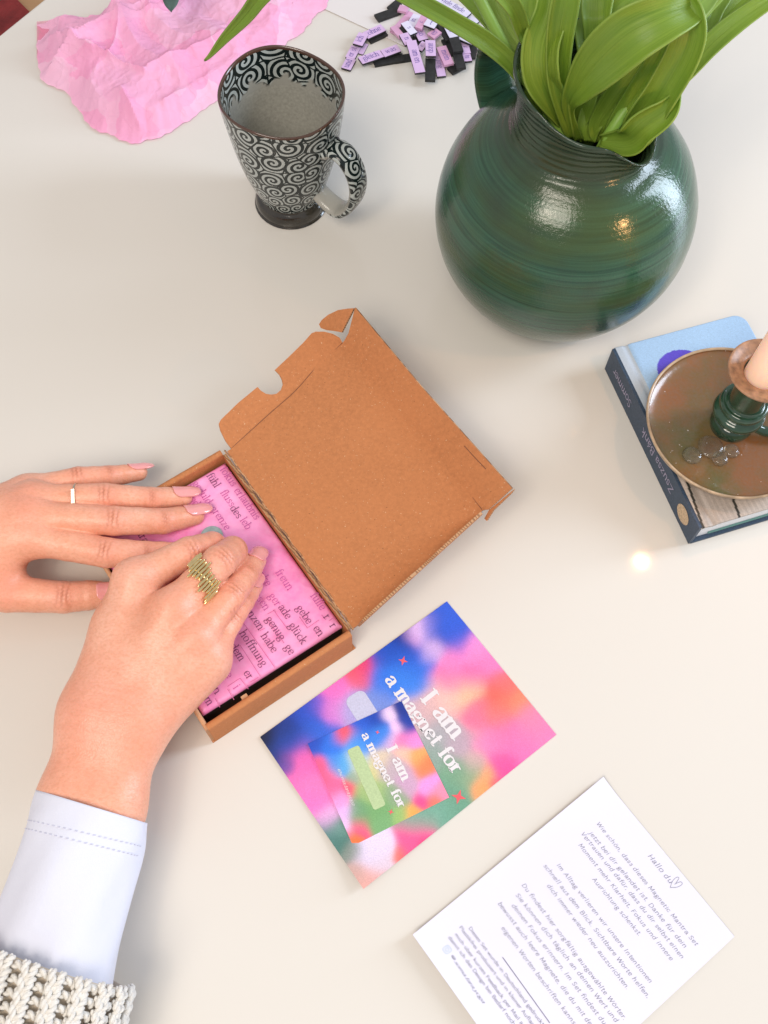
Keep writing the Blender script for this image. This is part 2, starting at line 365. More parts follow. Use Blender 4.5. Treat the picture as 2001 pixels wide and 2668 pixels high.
MT['pill_green'] = simple('pale_green_panel', (.44, .56, .30), .4, nscale=900, namp=.1)
MT['red_ink'] = simple('red_ink', (.80, .10, .12), .5)
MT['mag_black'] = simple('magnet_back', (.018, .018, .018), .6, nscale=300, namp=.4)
MT['mag_lilac'] = simple('lilac_face', (.66, .46, .72), .35, nscale=80, namp=.06)
MT['mag_pink'] = simple('pink_face', (.66, .36, .55), .35, nscale=80, namp=.06)
MT['mag_white'] = simple('white_face', (.72, .68, .84), .35, nscale=80, namp=.04)
MT['blue_ink'] = simple('blue_violet_ink', (.13, .09, .36), .5)

# ------------------------------------------------------------------ stroke alphabet
GS = {
'a': (76, "c 10 80 32 100 56 94 63 68 63 20 76 2;c 63 58 30 52 10 28 22 2 48 6 63 28"),
'b': (82, "l 14 160 14 4;c 14 72 40 100 70 84 76 48 64 8 36 0 14 18"),
'c': (70, "c 66 84 42 100 14 80 8 44 22 8 46 0 68 18"),
'd': (84, "l 68 160 68 2;c 68 76 44 100 14 82 8 46 20 4 46 0 68 26"),
'e': (74, "c 10 54 66 58 60 90 36 101 12 80 9 40 26 3 50 0 68 18"),
'f': (50, "c 60 150 44 162 28 142 25 100 25 2;l 4 98 52 98"),
'g': (78, "c 64 78 40 100 14 84 12 50 34 38 60 50 66 80;c 26 40 14 20 40 10 68 0 66 -36 34 -50 8 -38 10 -12 30 6"),
'h': (86, "l 14 160 14 2;c 14 66 40 100 64 90 70 60 70 2"),
'i': (34, "l 16 98 16 2;d 16 136"),
'j': (34, "c 18 98 18 0 12 -36 -8 -44;d 18 136"),
'k': (80, "l 14 160 14 2;l 62 98 16 46;l 30 60 72 2"),
'l': (34, "l 16 160 16 2"),
'm': (126, "l 14 98 14 2;c 14 66 36 100 58 90 62 60 62 2;c 62 66 84 100 106 90 110 60 110 2"),
'n': (86, "l 14 98 14 2;c 14 66 40 100 64 90 70 60 70 2"),
'o': (84, "c 42 100 16 86 8 50 18 10 42 0 68 14 76 50 68 88 42 100"),
'p': (84, "l 14 98 14 -50;c 14 72 40 100 70 84 76 48 64 8 36 0 14 18"),
'r': (58, "l 14 98 14 2;c 14 62 32 94 54 92"),
's': (62, "c 54 84 34 100 12 84 18 60 44 46 54 20 34 0 8 12"),
't': (50, "c 24 132 24 20 32 2 50 8;l 4 98 48 98"),
'u': (86, "c 14 98 14 30 26 2 50 6 68 34;l 68 98 68 2"),
'v': (76, "l 8 98 38 2;l 38 2 68 98"),
'w': (112, "l 6 98 32 2;l 32 2 56 94;l 56 94 80 2;l 80 2 104 98"),
'x': (76, "l 10 98 66 2;l 66 98 10 2"),
'y': (76, "l 8 98 38 4;c 68 98 40 4 24 -40 4 -44"),
'z': (68, "l 10 94 60 94;l 60 94 8 4;l 8 4 64 4"),
'A': (104, "l 8 2 52 146;l 52 146 96 2;l 26 52 78 52"),
'B': (92, "l 16 146 16 2;c 16 146 62 144 74 112 54 80 16 78;c 54 80 84 60 80 22 56 2 16 2"),
'D': (106, "l 16 146 16 2;c 16 146 62 144 92 108 94 44 64 6 16 2"),
'F': (80, "l 16 146 16 2;l 16 144 72 144;l 16 80 60 80"),
'H': (108, "l 16 146 16 2;l 90 146 90 2;l 16 76 90 76"),
'I': (42, "l 20 146 20 2"),
'K': (96, "l 16 146 16 2;l 80 146 16 66;l 36 84 88 2"),
'M': (128, "l 16 2 20 146;l 20 146 64 30;l 64 30 108 146;l 108 146 112 2"),
'P': (88, "l 16 146 16 2;c 16 146 64 146 78 112 60 76 16 72"),
'S': (82, "c 72 128 44 148 14 124 22 88 60 66 70 28 42 0 10 18"),
'V': (100, "l 8 146 50 2;l 50 2 92 146"),
'W': (146, "l 6 146 40 2;l 40 2 74 140;l 74 140 106 2;l 106 2 140 146"),
'Z': (96, "l 12 142 84 142;l 84 142 10 4;l 10 4 88 4"),
'@': (120, "c 78 70 54 86 36 62 44 30 70 40 80 70 84 36 104 50 104 100 66 128 20 104 14 40 50 0 96 8"),
'.': (30, "d 14 6"), ',': (30, "l 18 10 8 -18"), ' ': (44, ""),
}
for a_, b_ in (('ä', 'a'), ('ö', 'o'), ('ü', 'u')):
    GS[a_] = (GS[b_][0], GS[b_][1]+";d 26 134;d 56 134")
GS['á'] = (GS['a'][0], GS['a'][1]+";l 32 122 52 146")
SERIF = {'b': [(14, 160, -1)], 'd': [(68, 160, -1), (68, 2, 1)], 'f': [(25, 2, 0)], 'h': [(14, 160, -1), (14, 2, 0), (70, 2, 0)], 'i': [(16, 98, -1), (16, 2, 0)],
         'j': [(18, 98, -1)], 'k': [(14, 160, -1), (14, 2, 0), (72, 2, 0), (62, 98, 0)], 'l': [(16, 160, -1), (16, 2, 0)], 'm': [(14, 98, -1), (14, 2, 0), (62, 2, 0), (110, 2, 0)],
         'n': [(14, 98, -1), (14, 2, 0), (70, 2, 0)], 'p': [(14, 98, -1), (14, -50, 0)], 'r': [(14, 98, -1), (14, 2, 0)], 'u': [(14, 98, -1), (68, 98, -1), (68, 2, 1)],
         'ü': [(14, 98, -1), (68, 98, -1), (68, 2, 1)], 'I': [(20, 146, 0), (20, 2, 0)]}
class Text:
    """writing as thin ribbons lying on a surface; styles: serif, fat, hand, sans, script"""
    def __init__(s): s.V = []; s.F = []; s.k = 0
    def ribbon(s, P, W, mp, rnd=True):
        P = np.asarray(P, float); n = len(P); z = (s.k % 7)*1.2e-5; s.k += 1
        T = np.gradient(P, axis=0); T /= np.maximum(np.linalg.norm(T, axis=1), 1e-9)[:, None]; Nn = np.stack([-T[:, 1], T[:, 0]], 1)
        A = P+Nn*W[:, None]/2; B = P-Nn*W[:, None]/2; b = len(s.V)
        for i in range(n): s.V.append(mp(A[i], z)); s.V.append(mp(B[i], z))
        s.F += [(b+2*i, b+2*i+1, b+2*i+3, b+2*i+2) for i in range(n-1)]
        if rnd:
            for q, r in ((P[0], W[0]/2), (P[-1], W[-1]/2)): s.disc(q, r, mp)
    def disc(s, q, r, mp, n=8):
        z = (s.k % 7)*1.2e-5; s.k += 1; b = len(s.V)
        for i in range(n):
            a = 2*math.pi*i/n; s.V.append(mp(np.array([q[0]+r*math.cos(a), q[1]+r*math.sin(a)]), z))
        s.F.append(tuple(range(b, b+n)))
    def width(s, txt, sp): return sum(GS.get(c, GS['o'])[0]+sp for c in txt)
    def line(s, txt, p0, p1, xh, style, surf):
        """p0, p1: start and end of the baseline in surface coords (metres); xh: x-height; surf(xy, lift) -> 3D"""
        p0 = np.asarray(p0, float); p1 = np.asarray(p1, float); d = p1-p0; L = np.linalg.norm(d); d /= L; nn = np.array([-d[1], d[0]])
        sp = {'serif': 10, 'fat': 13, 'hand': 14, 'sans': 9, 'script': 0}[style]
        tot = s.width(txt, sp)-sp; sx = L/tot; sy = xh/100
        tk, tn = {'serif': (15, 7), 'fat': (30, 12), 'hand': (13, 13), 'sans': (14, 14), 'script': (12, 8)}[style]
        sl = {'hand': .16, 'script': .45}.get(style, 0)
        x = 0
        for ch in txt:
            adv, st = GS.get(ch, GS['o'])
            jx, jy = (rng.normal(0, 2.2), rng.normal(0, 3.0)) if style == 'hand' else (0, 0)
            def mp(q, z, x=x, jx=jx, jy=jy):
                u = (q[0]+x+jx+q[1]*sl)*sx; v = (q[1]+jy)*sy
                return surf(p0+d*u+nn*v, z)
            for k in filter(None, st.split(';')):
                a = k.split(); c = np.array(a[1:], float).reshape(-1, 2)
                if style == 'hand': c = c+rng.normal(0, 1.6, c.shape)
                if a[0] == 'd': s.disc(c[0], {'fat': 17, 'serif': 10, 'hand': 9}.get(style, 8), mp); continue
                P = catmull(c, 5) if a[0] == 'c' else catmull(c[[0, -1]], 3)
                T = np.gradient(P, axis=0); sn = np.abs(T[:, 1])/np.maximum(np.linalg.norm(T, axis=1), 1e-9)
                if a[0] == 'l' and style in ('serif', 'fat') and T[0, 0]*T[0, 1] > 0 and ch in 'vwAMxVW': sn = sn*0
                W = tn+(tk-tn)*sn**1.5
                s.ribbon(P, W, mp)
            if style in ('serif', 'fat'):
                for (a, b_, kd) in SERIF.get(ch, []):
                    h = 17 if style == 'serif' else 24; x0 = a-h if kd <= 0 else a; x1 = a+h if kd >= 0 else a
                    s.ribbon(np.array([[x0, b_-(4 if kd < 0 else 0)], [x1, b_+(1 if kd > 0 else 0)]]), np.array([8., 8.] if style == 'serif' else [13., 13.]), mp)
            x += adv+sp
    def build(s, name, m, parent): return mesh(name, s.V, s.F, m, parent, False)

# ------------------------------------------------------------------ setting: table, floor
eA, eB = U(0, 88), U(109, 0); ed = nrm(eB-eA); en = np.array([-ed[1], ed[0], 0])   # visible table edge
A1 = eA-ed*.62; B1 = eA+ed*1.15
inw = -en
table_poly = [A1, A1+inw*.95+ed*0, A1+inw*1.25+ed*.35, B1+inw*1.25, B1]
tp = [np.array([p[0], p[1], -.028]) for p in table_poly]
T = MB(); T.prism(tp, (0, 0, .028), 0, 1)
tb = empty('table', (0.1, .35, -.75), 'white lacquered table on which everything lies', 'table')
ot = T.build('tabletop', [MT['table'], MT['table_edge']], tb)
bv = ot.modifiers.new('bevel', 'BEVEL'); bv.width = .003; bv.segments = 3
cen = np.mean(tp, axis=0)
for p in table_poly:
    q = cen+(p-cen)*.85; L = MB(); L.tube([(q[0], q[1], -.75), (q[0], q[1], -.0285)], [.018, .024], 16)
    L.build('leg', MT['table_edge'], tb, True, 40)
m, nt, b = nodes('floor_boards'); b.inputs['Roughness'].default_value = .5; co = objco(nt, (1, 9, 1))
nt.links.new(mixc(nt, noise(nt, co, 6, 4), (.50, .27, .12, 1), (.62, .38, .19, 1)), b.inputs['Base Color'])
tag(mesh('floor', [(-4, -3, -.75), (4, -3, -.75), (4, 5, -.75), (-4, 5, -.75)], [(0, 1, 2, 3)], m, smooth=False), kind='structure')
r0, r1 = U(36, -4, -744), U(70, 30, -744); rd = nrm(r1-r0); rn = np.array([rd[1], -rd[0], 0])
m = simple('red_wool', (.26, .03, .03), .95, nscale=25, namp=.35, bs=.6, bd=.003, bscale=300)
R_ = MB(); a = r0-rd*1.4; R_.box(a+rn*0, rd*2.0, rn*1.6, (0, 0, .008))
o = R_.build('rug', m, None)
# keep the rug on the near-left side of its edge
tag(o, 'dark red woollen rug on the floor beyond the table edge', 'rug')

# ------------------------------------------------------------------ pink tissue paper
def inpoly_scale(outline, c, nr, na):
    O = catmull(np.vstack([outline, outline[:1]]), 6)
    d = np.r_[0, np.cumsum(np.linalg.norm(np.diff(O, axis=0), axis=1))]
    t = np.linspace(0, d[-1], na+1)[:-1]; Q = np.stack([np.interp(t, d, O[:, i]) for i in (0, 1)], 1)
    return Q
def crumple(P, seeds, hs):
    D = np.full(len(P), 1e9); D2 = np.full(len(P), 1e9)
    for s_, h_ in zip(seeds, hs):
        d = np.hypot(P[:, 0]-s_[0], P[:, 1]-s_[1])+h_; D2 = np.minimum(np.maximum(d, D), D2); D = np.minimum(D, d)
    return D, D2
outl = np.array([[97, 58], [140, 52], [190, 52], [240, 47], [272, 18], [300, 10], [352, -8], [352, -90], [520, -150], [760, -150], [880, -90], [845, 10], [826, 30], [790, 72], [745, 108], [690, 160], [640, 205], [575, 248], [520, 285], [455, 330], [400, 355], [350, 366], [300, 352], [262, 336], [228, 318], [200, 275], [170, 235], [128, 215], [100, 185], [97, 120]], float)
c0 = np.array([400., 120.]); Q = inpoly_scale(outl, c0, 40, 260)
rings = np.linspace(0.0004, 1, 120); na = 400; Q = inpoly_scale(outl, c0, 40, na); jt = np.linspace(0, 2*np.pi, na, endpoint=False); Q = c0+(Q-c0)*(1+.008*np.sin(23*jt)+.006*np.sin(41*jt+1)+.005*np.sin(77*jt+2)+.004*rng.random(na))[:, None]; PX = np.concatenate([c0+(Q-c0)*r for r in rings])
W0 = np.array([U(x, y, 4) for x, y in PX]); P2 = W0[:, :2]
def facets(P, s_, seed, rot):
    """piecewise flat random relief on a warped triangle lattice"""
    g = np.random.default_rng(seed); tab = g.random((64, 64)); c, q = math.cos(rot), math.sin(rot)
    X = np.stack([P[:, 0]*c-P[:, 1]*q, P[:, 0]*q+P[:, 1]*c], 1)/s_; X = X+.34*np.stack([np.sin(X[:, 1]*1.3+seed), np.sin(X[:, 0]*1.7+seed*2)], 1)+40
    u = X[:, 0]+X[:, 1]*.577; v = X[:, 1]*1.155; iu, iv = np.floor(u).astype(int), np.floor(v).astype(int); fu, fv = u-iu, v-iv
    t = lambda a, b_: tab[a % 64, b_ % 64]
    lo_ = fu+fv < 1
    return np.where(lo_, t(iu, iv)*(1-fu-fv)+t(iu+1, iv)*fu+t(iu, iv+1)*fv, t(iu+1, iv+1)*(fu+fv-1)+t(iu+1, iv)*(1-fv)+t(iu, iv+1)*(1-fu))
rad = np.repeat(rings, na); edge = np.clip((1-rad)/.22, 0, 1)
fine = .3+.7*facets(P2, .06, 9, .2)
Z = .0008+(.10+.90*edge)*(.0105*facets(P2, .034, 3, .4)+.0032*facets(P2, .013, 5, 1.1)+(.0014*facets(P2, .0055, 7, 2.)+.0008*facets(P2, .003, 8, .7))*fine)+.010*edge*np.clip(1-rad, 0, .5)*2
for (ax, ay, bx, by, hgt, wd) in ((120, 210, 480, 20, .009, .005), (250, 180, 390, 240, .006, .003), (400, 230, 640, 120, .005, .005), (130, 120, 260, 190, .006, .003), (330, 280, 370, 350, .006, .004), (200, 150, 560, 30, .006, .004), (110, 80, 420, 30, .005, .004), (330, 110, 300, 200, .006, .003), (440, 300, 700, 130, .004, .003)):
    a, b_ = U(ax, ay)[:2], U(bx, by)[:2]; d = b_-a; L = d@d; t = np.clip(((P2-a)@d)/L, 0, 1); dd = np.linalg.norm(P2-a-t[:, None]*d, axis=1)
    Z += hgt*np.exp(-dd/wd)*edge
V = np.c_[P2, Z]; Fc = []
for i in range(len(rings)-1):
    for k in range(na): Fc.append((i*na+k, i*na+(k+1) % na, (i+1)*na+(k+1) % na, (i+1)*na+k))
Fc.append(tuple(reversed(range(na))))
o = mesh('tissue_paper', V, Fc, MT['tissue'], None, True, sharp=24)
tag(o, 'crumpled sheet of pink tissue paper lying behind the patterned mug', 'tissue paper')
q = [U(96, 57, 1), U(96, 150, 1), U(110, 190, 1), U(150, 185, 9), U(150, 52, 7)]
mb = MB(); mb.add([p+np.array([0, 0, .0003]) for p in q], [(0, 1, 2, 3, 4)]); mb.build('single_layer_corner', MT['tissue_thin'], o)
# eucalyptus leaf at the top
def blade(c, L, Wd, ang, z, tilt=.3, n=14):
    V = []; Fc = []
    for i in range(n+1):
        t = i/n; w_ = Wd/2*math.sin(math.pi*min(.98, max(.02, t)))**.7
        for s_ in (-1, -.4, 0, .4, 1):
            x, y = (t-.5)*L, s_*w_
            V.append((c[0]+x*math.cos(ang)-y*math.sin(ang), c[1]+x*math.sin(ang)+y*math.cos(ang), z+.002*math.cos(3*t)+abs(s_)*.0015+t*L*tilt*.2))
    for i in range(n):
        for k in range(4): Fc.append((i*5+k, i*5+k+1, i*5+k+6, i*5+k+5))
    return V, Fc
c = U(447, 0, 52); t_ = empty('eucalyptus_sprig', (c[0], c[1], .05), 'grey green leaf tip over the pink tissue at the top edge', 'leaf sprig')
for k, (dx, dy, an, L, Wd) in enumerate(((0, .0, -1.45, .030, .0135), (.008, .014, -1.0, .030, .016), (-.010, .012, -2.2, .030, .015))):
    V, Fc = blade((c[0]+dx, c[1]+dy), L, Wd, an, .053+.003*k); oo = mesh('leaf', V, Fc, MT['eucalyptus'], t_)
    sm = oo.modifiers.new('thick', 'SOLIDIFY'); sm.thickness = .0006
s_ = MB(); s_.tube([(c[0], c[1]+.010, .046), (c[0]+.01, c[1]+.05, .045), (c[0]+.02, c[1]+.10, .03)], .0012, 8); s_.build('stem', MT['stalk'], t_, True)

# ------------------------------------------------------------------ mug
mc = np.array([-.0815, .5526])
MUG = empty('mug', (mc[0], mc[1], 0), 'tall footed mug with dark spiral pattern and looped handle', 'mug')
prof = [(.0262, .0005), (.0272, .002), (.0274, .006), (.0262, .010), (.0240, .0125), (.0240, .014), (.0258, .019), (.0290, .028), (.0325, .040), (.0355, .053), (.0382, .068), (.0402, .082), (.0418, .094), (.0428, .104), (.0431, .1080)]
def lathe(profile, center, nseg=96, deform=None):
    P = catmull(np.array(profile), 4); V = []; UVs = []; s_ = np.r_[0, np.cumsum(np.linalg.norm(np.diff(P, axis=0), axis=1))]
    for i, (r, z) in enumerate(P):
        for k in range(nseg+1):
            a = 2*math.pi*k/nseg; x, y, zz = r*math.cos(a), r*math.sin(a), z
            if deform: x, y, zz = deform(x, y, zz, a)
            V.append((center[0]+x, center[1]+y, zz)); UVs.append((k/nseg, s_[i]))
    n = nseg+1
    Fc = [(i*n+k, i*n+k+1, (i+1)*n+k+1, (i+1)*n+k) for i in range(len(P)-1) for k in range(nseg)]
    return V, Fc, np.array(UVs), P
def wob(x, y, z, a):
    k = 1+.018*math.cos(2*a+.5)*(z/.11)+.009*math.cos(3*a+1)*(z/.11); dz = .0016*math.cos(3*a+.3)*max(0, (z-.08)/.03)
    return x*k, y*k, z+dz
outer = prof[5:]
V, Fc, UVv, P = lathe(outer, mc, 128, wob); UVv = np.c_[UVv[:, 0]*14+.3, UVv[:, 1]*62]
body = mesh('body', V, Fc, MT['swirl'], MUG, True, uv=UVv)
V, Fc, UVv, P = lathe([(.0001, .0006)]+prof[:6], mc, 96); mesh('foot', V, Fc, MT['foot'], MUG, True)
V, Fc, UVv, P = lathe([(.0431, .1080), (.0430, .1092), (.0422, .1097), (.0413, .1090), (.0409, .1075)], mc, 128, wob); mesh('rim', V, Fc, MT['rim'], MUG, True)
V, Fc, UVv, P = lathe([(.0409, .1075), (.0400, .098), (.0388, .088), (.0375, .0800)], mc, 128, wob)
n_ = 129; rows = len(P)
mV = np.array(V); 
UVi = np.c_[UVv[:, 0]*13+.7, UVv[:, 1]*60+3.3]
mesh('inner_pattern_band', V, Fc, MT['swirl'], MUG, True, uv=UVi, attrs={'plain': (np.array([(p[2]-0) for p in V]) < .0845+.003*np.sin(UVi[:, 0]*5)+.002*np.sin(UVi[:, 0]*13)).astype(float)})
V, Fc, UVv, P = lathe([(.0375, .0800), (.0355, .066), (.0320, .048), (.0280, .032), (.0230, .022), (.0150, .0185), (.0001, .0178)], mc, 96, wob); mesh('inside', V, Fc, MT['inside'], MUG, True)
# handle
hp = U(918, 482, 56); ha = math.atan2(hp[1]-mc[1], hp[0]-mc[0]); hd = np.array([math.cos(ha), math.sin(ha), 0]); ht = np.array([-hd[1], hd[0], 0])
hc = catmull(np.array([[.037, .079], [.046, .083], [.0545, .081], [.0615, .071], [.0640, .058], [.0620, .044], [.0560, .031], [.047, .0225], [.036, .0245], [.026, .0305]]), 8)
n = 20; V = []; UVh = []; pl = []
sL = np.r_[0, np.cumsum(np.linalg.norm(np.diff(hc, axis=0), axis=1))]
for i, (r, z) in enumerate(hc):
    Tn = nrm(hc[min(i+1, len(hc)-1)]-hc[max(i-1, 0)]); nrmv = np.array([Tn[1], -Tn[0]])
    c = np.array([mc[0], mc[1], 0])+hd*r+np.array([0, 0, z]); nv = hd*nrmv[0]+np.array([0, 0, nrmv[1]])
    fl = i/len(hc); wd = .0090 if fl < .75 else .0085-.004*(fl-.75); th = .0036
    if i < 5: wd *= 1.15; th *= 1.3
    for k in range(n):
        a = 2*math.pi*k/n; ca, sa = math.cos(a), math.sin(a)
        ca = math.copysign(abs(ca)**.7, ca); sa = math.copysign(abs(sa)**.8, sa)
        V.append(c+ht*wd*ca+nv*th*sa); UVh.append((ca*wd*75+9.4, sL[i]*75+4.2+(30 if sa < -.3 else 0)*0)); pl.append(1. if (sa > .25 or fl > .80 or i < 2) else 0.)
Fc = [(i*n+k, i*n+(k+1) % n, (i+1)*n+(k+1) % n, (i+1)*n+k) for i in range(len(hc)-1) for k in range(n)]
mesh('handle', V, Fc, MT['swirl'], MUG, True, uv=UVh, attrs={'plain': pl})

# ------------------------------------------------------------------ vase
vc = U(1470, 546, 84)[:2]
VS = empty('vase', (vc[0], vc[1], 0), 'bulbous dark green glazed jug vase with pouring lip, holding tulip leaves', 'vase')
spa = math.atan2(*(U(1703, 367, 178)[:2]-vc)[::-1])
def lip(x, y, z, a):
    t = max(0, (z-.148)/.04); d = math.cos(a-spa); da = ((a-spa+math.pi) % (2*math.pi))-math.pi; f_ = math.exp(-((da+.12)/.36)**2); g_ = math.exp(-((da+1.65)/.65)**2)
    r = math.hypot(x, y); rr = r*(1-.13*t*g_+.15*t*f_-.09*t*math.exp(-(da/1.15)**2)*(1-f_))
    dz = -.011*t*f_-.009*t*d+.002*t*g_+.003*t*(1-f_)*math.cos(2*da)
    return rr*math.cos(a)-.004*t, rr*math.sin(a)+.001*t, z+dz
vp = [(.0001, .001), (.040, .001), (.046, .003), (.059, .015), (.073, .034), (.083, .056), (.0870, .078), (.0855, .100), (.0780, .122), (.0660, .139), (.0530, .150), (.0455, .156), (.0430, .163), (.0425, .172), (.0440, .182), (.0465, .188)]
V, Fc, UVv, P = lathe(vp, vc, 160, lip)
# throwing rings
V = np.array(V); zz = V[:, 2]; rr = np.hypot(V[:, 0]-vc[0], V[:, 1]-vc[1]); k = 1+np.where(zz > .145, .004, .0016)*np.sin(zz*1500+np.sin(zz*300)*2+V[:, 0]*30)*np.clip((.187-zz)/.006, 0, 1)
V[:, 0] = vc[0]+(V[:, 0]-vc[0])*k; V[:, 1] = vc[1]+(V[:, 1]-vc[1])*k
mesh('body', V, Fc, MT['glaze'], VS, True)
V, Fc, UVv, P = lathe([(.0465, .188), (.0462, .1900), (.0445, .1898), (.0425, .184), (.0400, .172), (.0395, .160), (.045, .145), (.06, .125), (.075, .09), (.06, .03), (.0001, .01)], vc, 160, lip)
mesh('neck_lining', V, Fc, MT['glaze'], VS, True)
h0, h1 = U(1300, 250, 120), U(1290, 110, 178)
hb = np.array([vc[0], vc[1], 0]); ha = nrm(np.array([h0[0]-vc[0], h0[1]-vc[1], 0])); ht = np.array([-ha[1], ha[0], 0])
hh = catmull(np.array([[.040, .172], [.056, .178], [.074, .176], [.087, .162], [.088, .135], [.078, .115], [.070, .112]]), 8); V = []
n = 20
for i, (r, z) in enumerate(hh):
    Tn = nrm(hh[min(i+1, len(hh)-1)]-hh[max(i-1, 0)]); nv = ha*Tn[1]-np.array([0, 0, Tn[0]]); c = hb+ha*r+np.array([0, 0, z])
    for k in range(n):
        a = 2*math.pi*k/n; g = 1+.10*math.cos(6*a)
        V.append(c+ht*.0155*math.cos(a)+nv*.006*g*math.sin(a))
Fc = [(i*n+k, i*n+(k+1) % n, (i+1)*n+(k+1) % n, (i+1)*n+k) for i in range(len(hh)-1) for k in range(n)]
mesh('handle', V, Fc, MT['glaze'], VS, True)

# ------------------------------------------------------------------ tulips (leaves on stalks, standing in the vase)
WF = .72
def leaf(parent, pts, cup=.35, side=None, roll=0., n=10, label=None, tipw=True, crosscurl=0.):
    """pts: (px, py, z mm, half width mm)"""
    C = np.array([list(U(p[0], p[1], p[2]))+[p[3]/1000.] for p in pts]); C = catmull(C, 9); L = len(C); C[:, 3] *= WF; V = []; UVl = []; mg = []
    k = 2*n+1; s_ = 0; tw = np.interp(np.linspace(0, 1, L), np.linspace(0, 1, len(pts)), [p[4] if len(p) > 4 else roll for p in pts])
    for i in range(L):
        T_ = nrm(C[min(i+1, L-1), :3]-C[max(i-1, 0), :3]); view = nrm(CAM-C[i, :3]) if side is None else nrm(side)
        sd = nrm(np.cross(T_, view)); nn = np.cross(sd, T_); a = tw[i]
        sd2 = sd*math.cos(a)+nn*math.sin(a); nn2 = np.cross(sd2, T_)
        if i: s_ += np.linalg.norm(C[i, :3]-C[i-1, :3])
        hw = max(C[i, 3], .0002)
        for j in range(-n, n+1):
            u = j/n; ph = u*cup*1.6
            x = hw*math.sin(ph)/(cup*1.6) if cup else hw*u; y = hw*(1-math.cos(ph))/(cup*1.6) if cup else 0
            y += hw*.05*math.sin(s_*90+u*2)*abs(u) + (-.06*hw if j == 0 else 0)
            V.append(C[i, :3]+sd2*x+nn2*y); UVl.append((s_*14, (u*.5+.5))); mg.append(max(0, abs(u)-.95)/.05*.3)
    Fc = [(i*k+j, i*k+j+1, (i+1)*k+j+1, (i+1)*k+j) for i in range(L-1) for j in range(k-1)]
    o = mesh('leaf', V, Fc, MT['leaf'], parent, True, uv=UVl, attrs={'margin': mg})
    sm = o.modifiers.new('thick', 'SOLIDIFY'); sm.thickness = .0011; sm.offset = 0
    if label: o['label'] = label
    return o
def stalk(parent, pts, r=.0034):
    C = catmull(np.array([U(*p) for p in pts]), 6); s_ = MB(); s_.tube(C, r, 12); return s_.build('stalk', MT['stalk'], parent, True, 50)
def tulip(label, x, y):
    p = U(x, y, 20); return empty('tulip', (p[0], p[1], .02), label, 'tulip', 'tulips standing in the green vase')
# coordinates below: zoom window (1050,0) scaled .5732
z = lambda x, y, h, w_, *r: (1050+.5732*x, .5732*y, h, w_)+r
cen_px = (1490, 300)
B0 = PR(np.array([vc[0], vc[1], .16]))
t1 = tulip('tulip with a long leaf reaching out to the upper left', 1450, 700)
leaf(t1, [z(640, 520, 150, 4), z(520, 320, 185, 7), z(400, 205, 200, 8), z(250, 110, 212, 7.6), z(90, 20, 222, 7.2), z(-60, -60, 228, 6.5), z(-250, -140, 226, 4), z(-330, -170, 222, .6)], .5)
leaf(t1, [z(620, 480, 150, 4), z(520, 260, 175, 6.0), z(420, 130, 184, 6.0), z(300, 0, 190, 6.0), z(160, -120, 190, 5), z(60, -200, 188, 1)], .5)
stalk(t1, [(1440, 640, 20), (1470, 380, 150), (1330, 150, 190), (1200, -100, 230)])
t2 = tulip('tulip with a drooping leaf whose tip hangs over the mug', 1440, 690)
leaf(t2, [z(700, 420, 160, 3), z(560, 170, 225, 6), z(480, 0, 262, 7), z(200, -240, 300, 8), z(-200, -300, 315, 8), (800, -120, 305, 7), (690, -20, 285, 6.2), (640, 42, 268, 5.2), (585, 100, 250, 3.3), (548, 144, 236, 1.2), (533, 158, 231, .3)], .6)
leaf(t2, [z(660, 500, 150, 5), z(550, 260, 178, 7.5), z(450, 90, 190, 8.5), z(390, -60, 200, 8), z(330, -220, 205, 5), z(300, -300, 205, 1)], .4, label='dark narrow leaf in shade')
stalk(t2, [(1450, 600, 20), (1420, 330, 140), (1370, 120, 175), (1290, -120, 225)])
t3 = tulip('tulip with the broad upright leaf at the left of the vase mouth', 1470, 700)
leaf(t3, [z(765, 640, 150, 5), z(735, 560, 165, 7), z(655, 400, 196, 15, .1), z(632, 300, 214, 18, .15), z(640, 190, 228, 18, .2), z(680, 60, 240, 16, .1), z(700, -80, 250, 15), z(720, -220, 255, 8), z(730, -290, 255, 1)], .75)
leaf(t3, [z(760, 630, 155, 4), z(725, 500, 180, 6.5), z(705, 350, 205, 10), z(712, 180, 232, 12), z(740, 0, 256, 12.5), z(770, -160, 270, 9), z(780, -260, 275, 1)], .7)
leaf(t3, [z(700, 420, 165, 5), z(590, 180, 190, 8.5), z(570, 40, 200, 9), z(580, -120, 205, 8), z(590, -240, 205, 1)], .5)
stalk(t3, [(1440, 600, 20), (1440, 330, 150), (1428, 180, 195), (1445, -100, 232)])
t4 = tulip('tulip with the big arching leaf across the middle of the bouquet', 1500, 700)
leaf(t4, [z(800, 640, 150, 4), z(752, 500, 180, 5), z(800, 400, 205, 12), z(900, 280, 232, 20), z(1030, 165, 252, 22), z(1180, 85, 260, 18), z(1310, 30, 258, 13), z(1400, -40, 250, 8), z(1460, -120, 240, 1)], .55)
leaf(t4, [z(870, 450, 160, 5), z(880, 150, 205, 11), z(880, 40, 215, 14), z(890, -80, 222, 14), z(900, -240, 228, 1)], .6)
leaf(t4, [z(950, 300, 170, 6), z(960, 100, 200, 12), z(1050, 0, 210, 15), z(1120, -90, 215, 12), z(1200, -200, 215, 1)], .5)
stalk(t4, [(1500, 600, 20), (1530, 300, 130), (1600, 130, 165), (1690, -60, 190)])
t5 = tulip('tulip with leaves folded over the pouring lip of the vase', 1520, 720)
leaf(t5, [z(900, 640, 150, 6), z(900, 570, 162, 11), z(1000, 430, 182, 15), z(1110, 280, 200, 14), z(1210, 150, 210, 12), z(1300, 40, 215, 8), z(1380, -60, 215, 1)], .35)
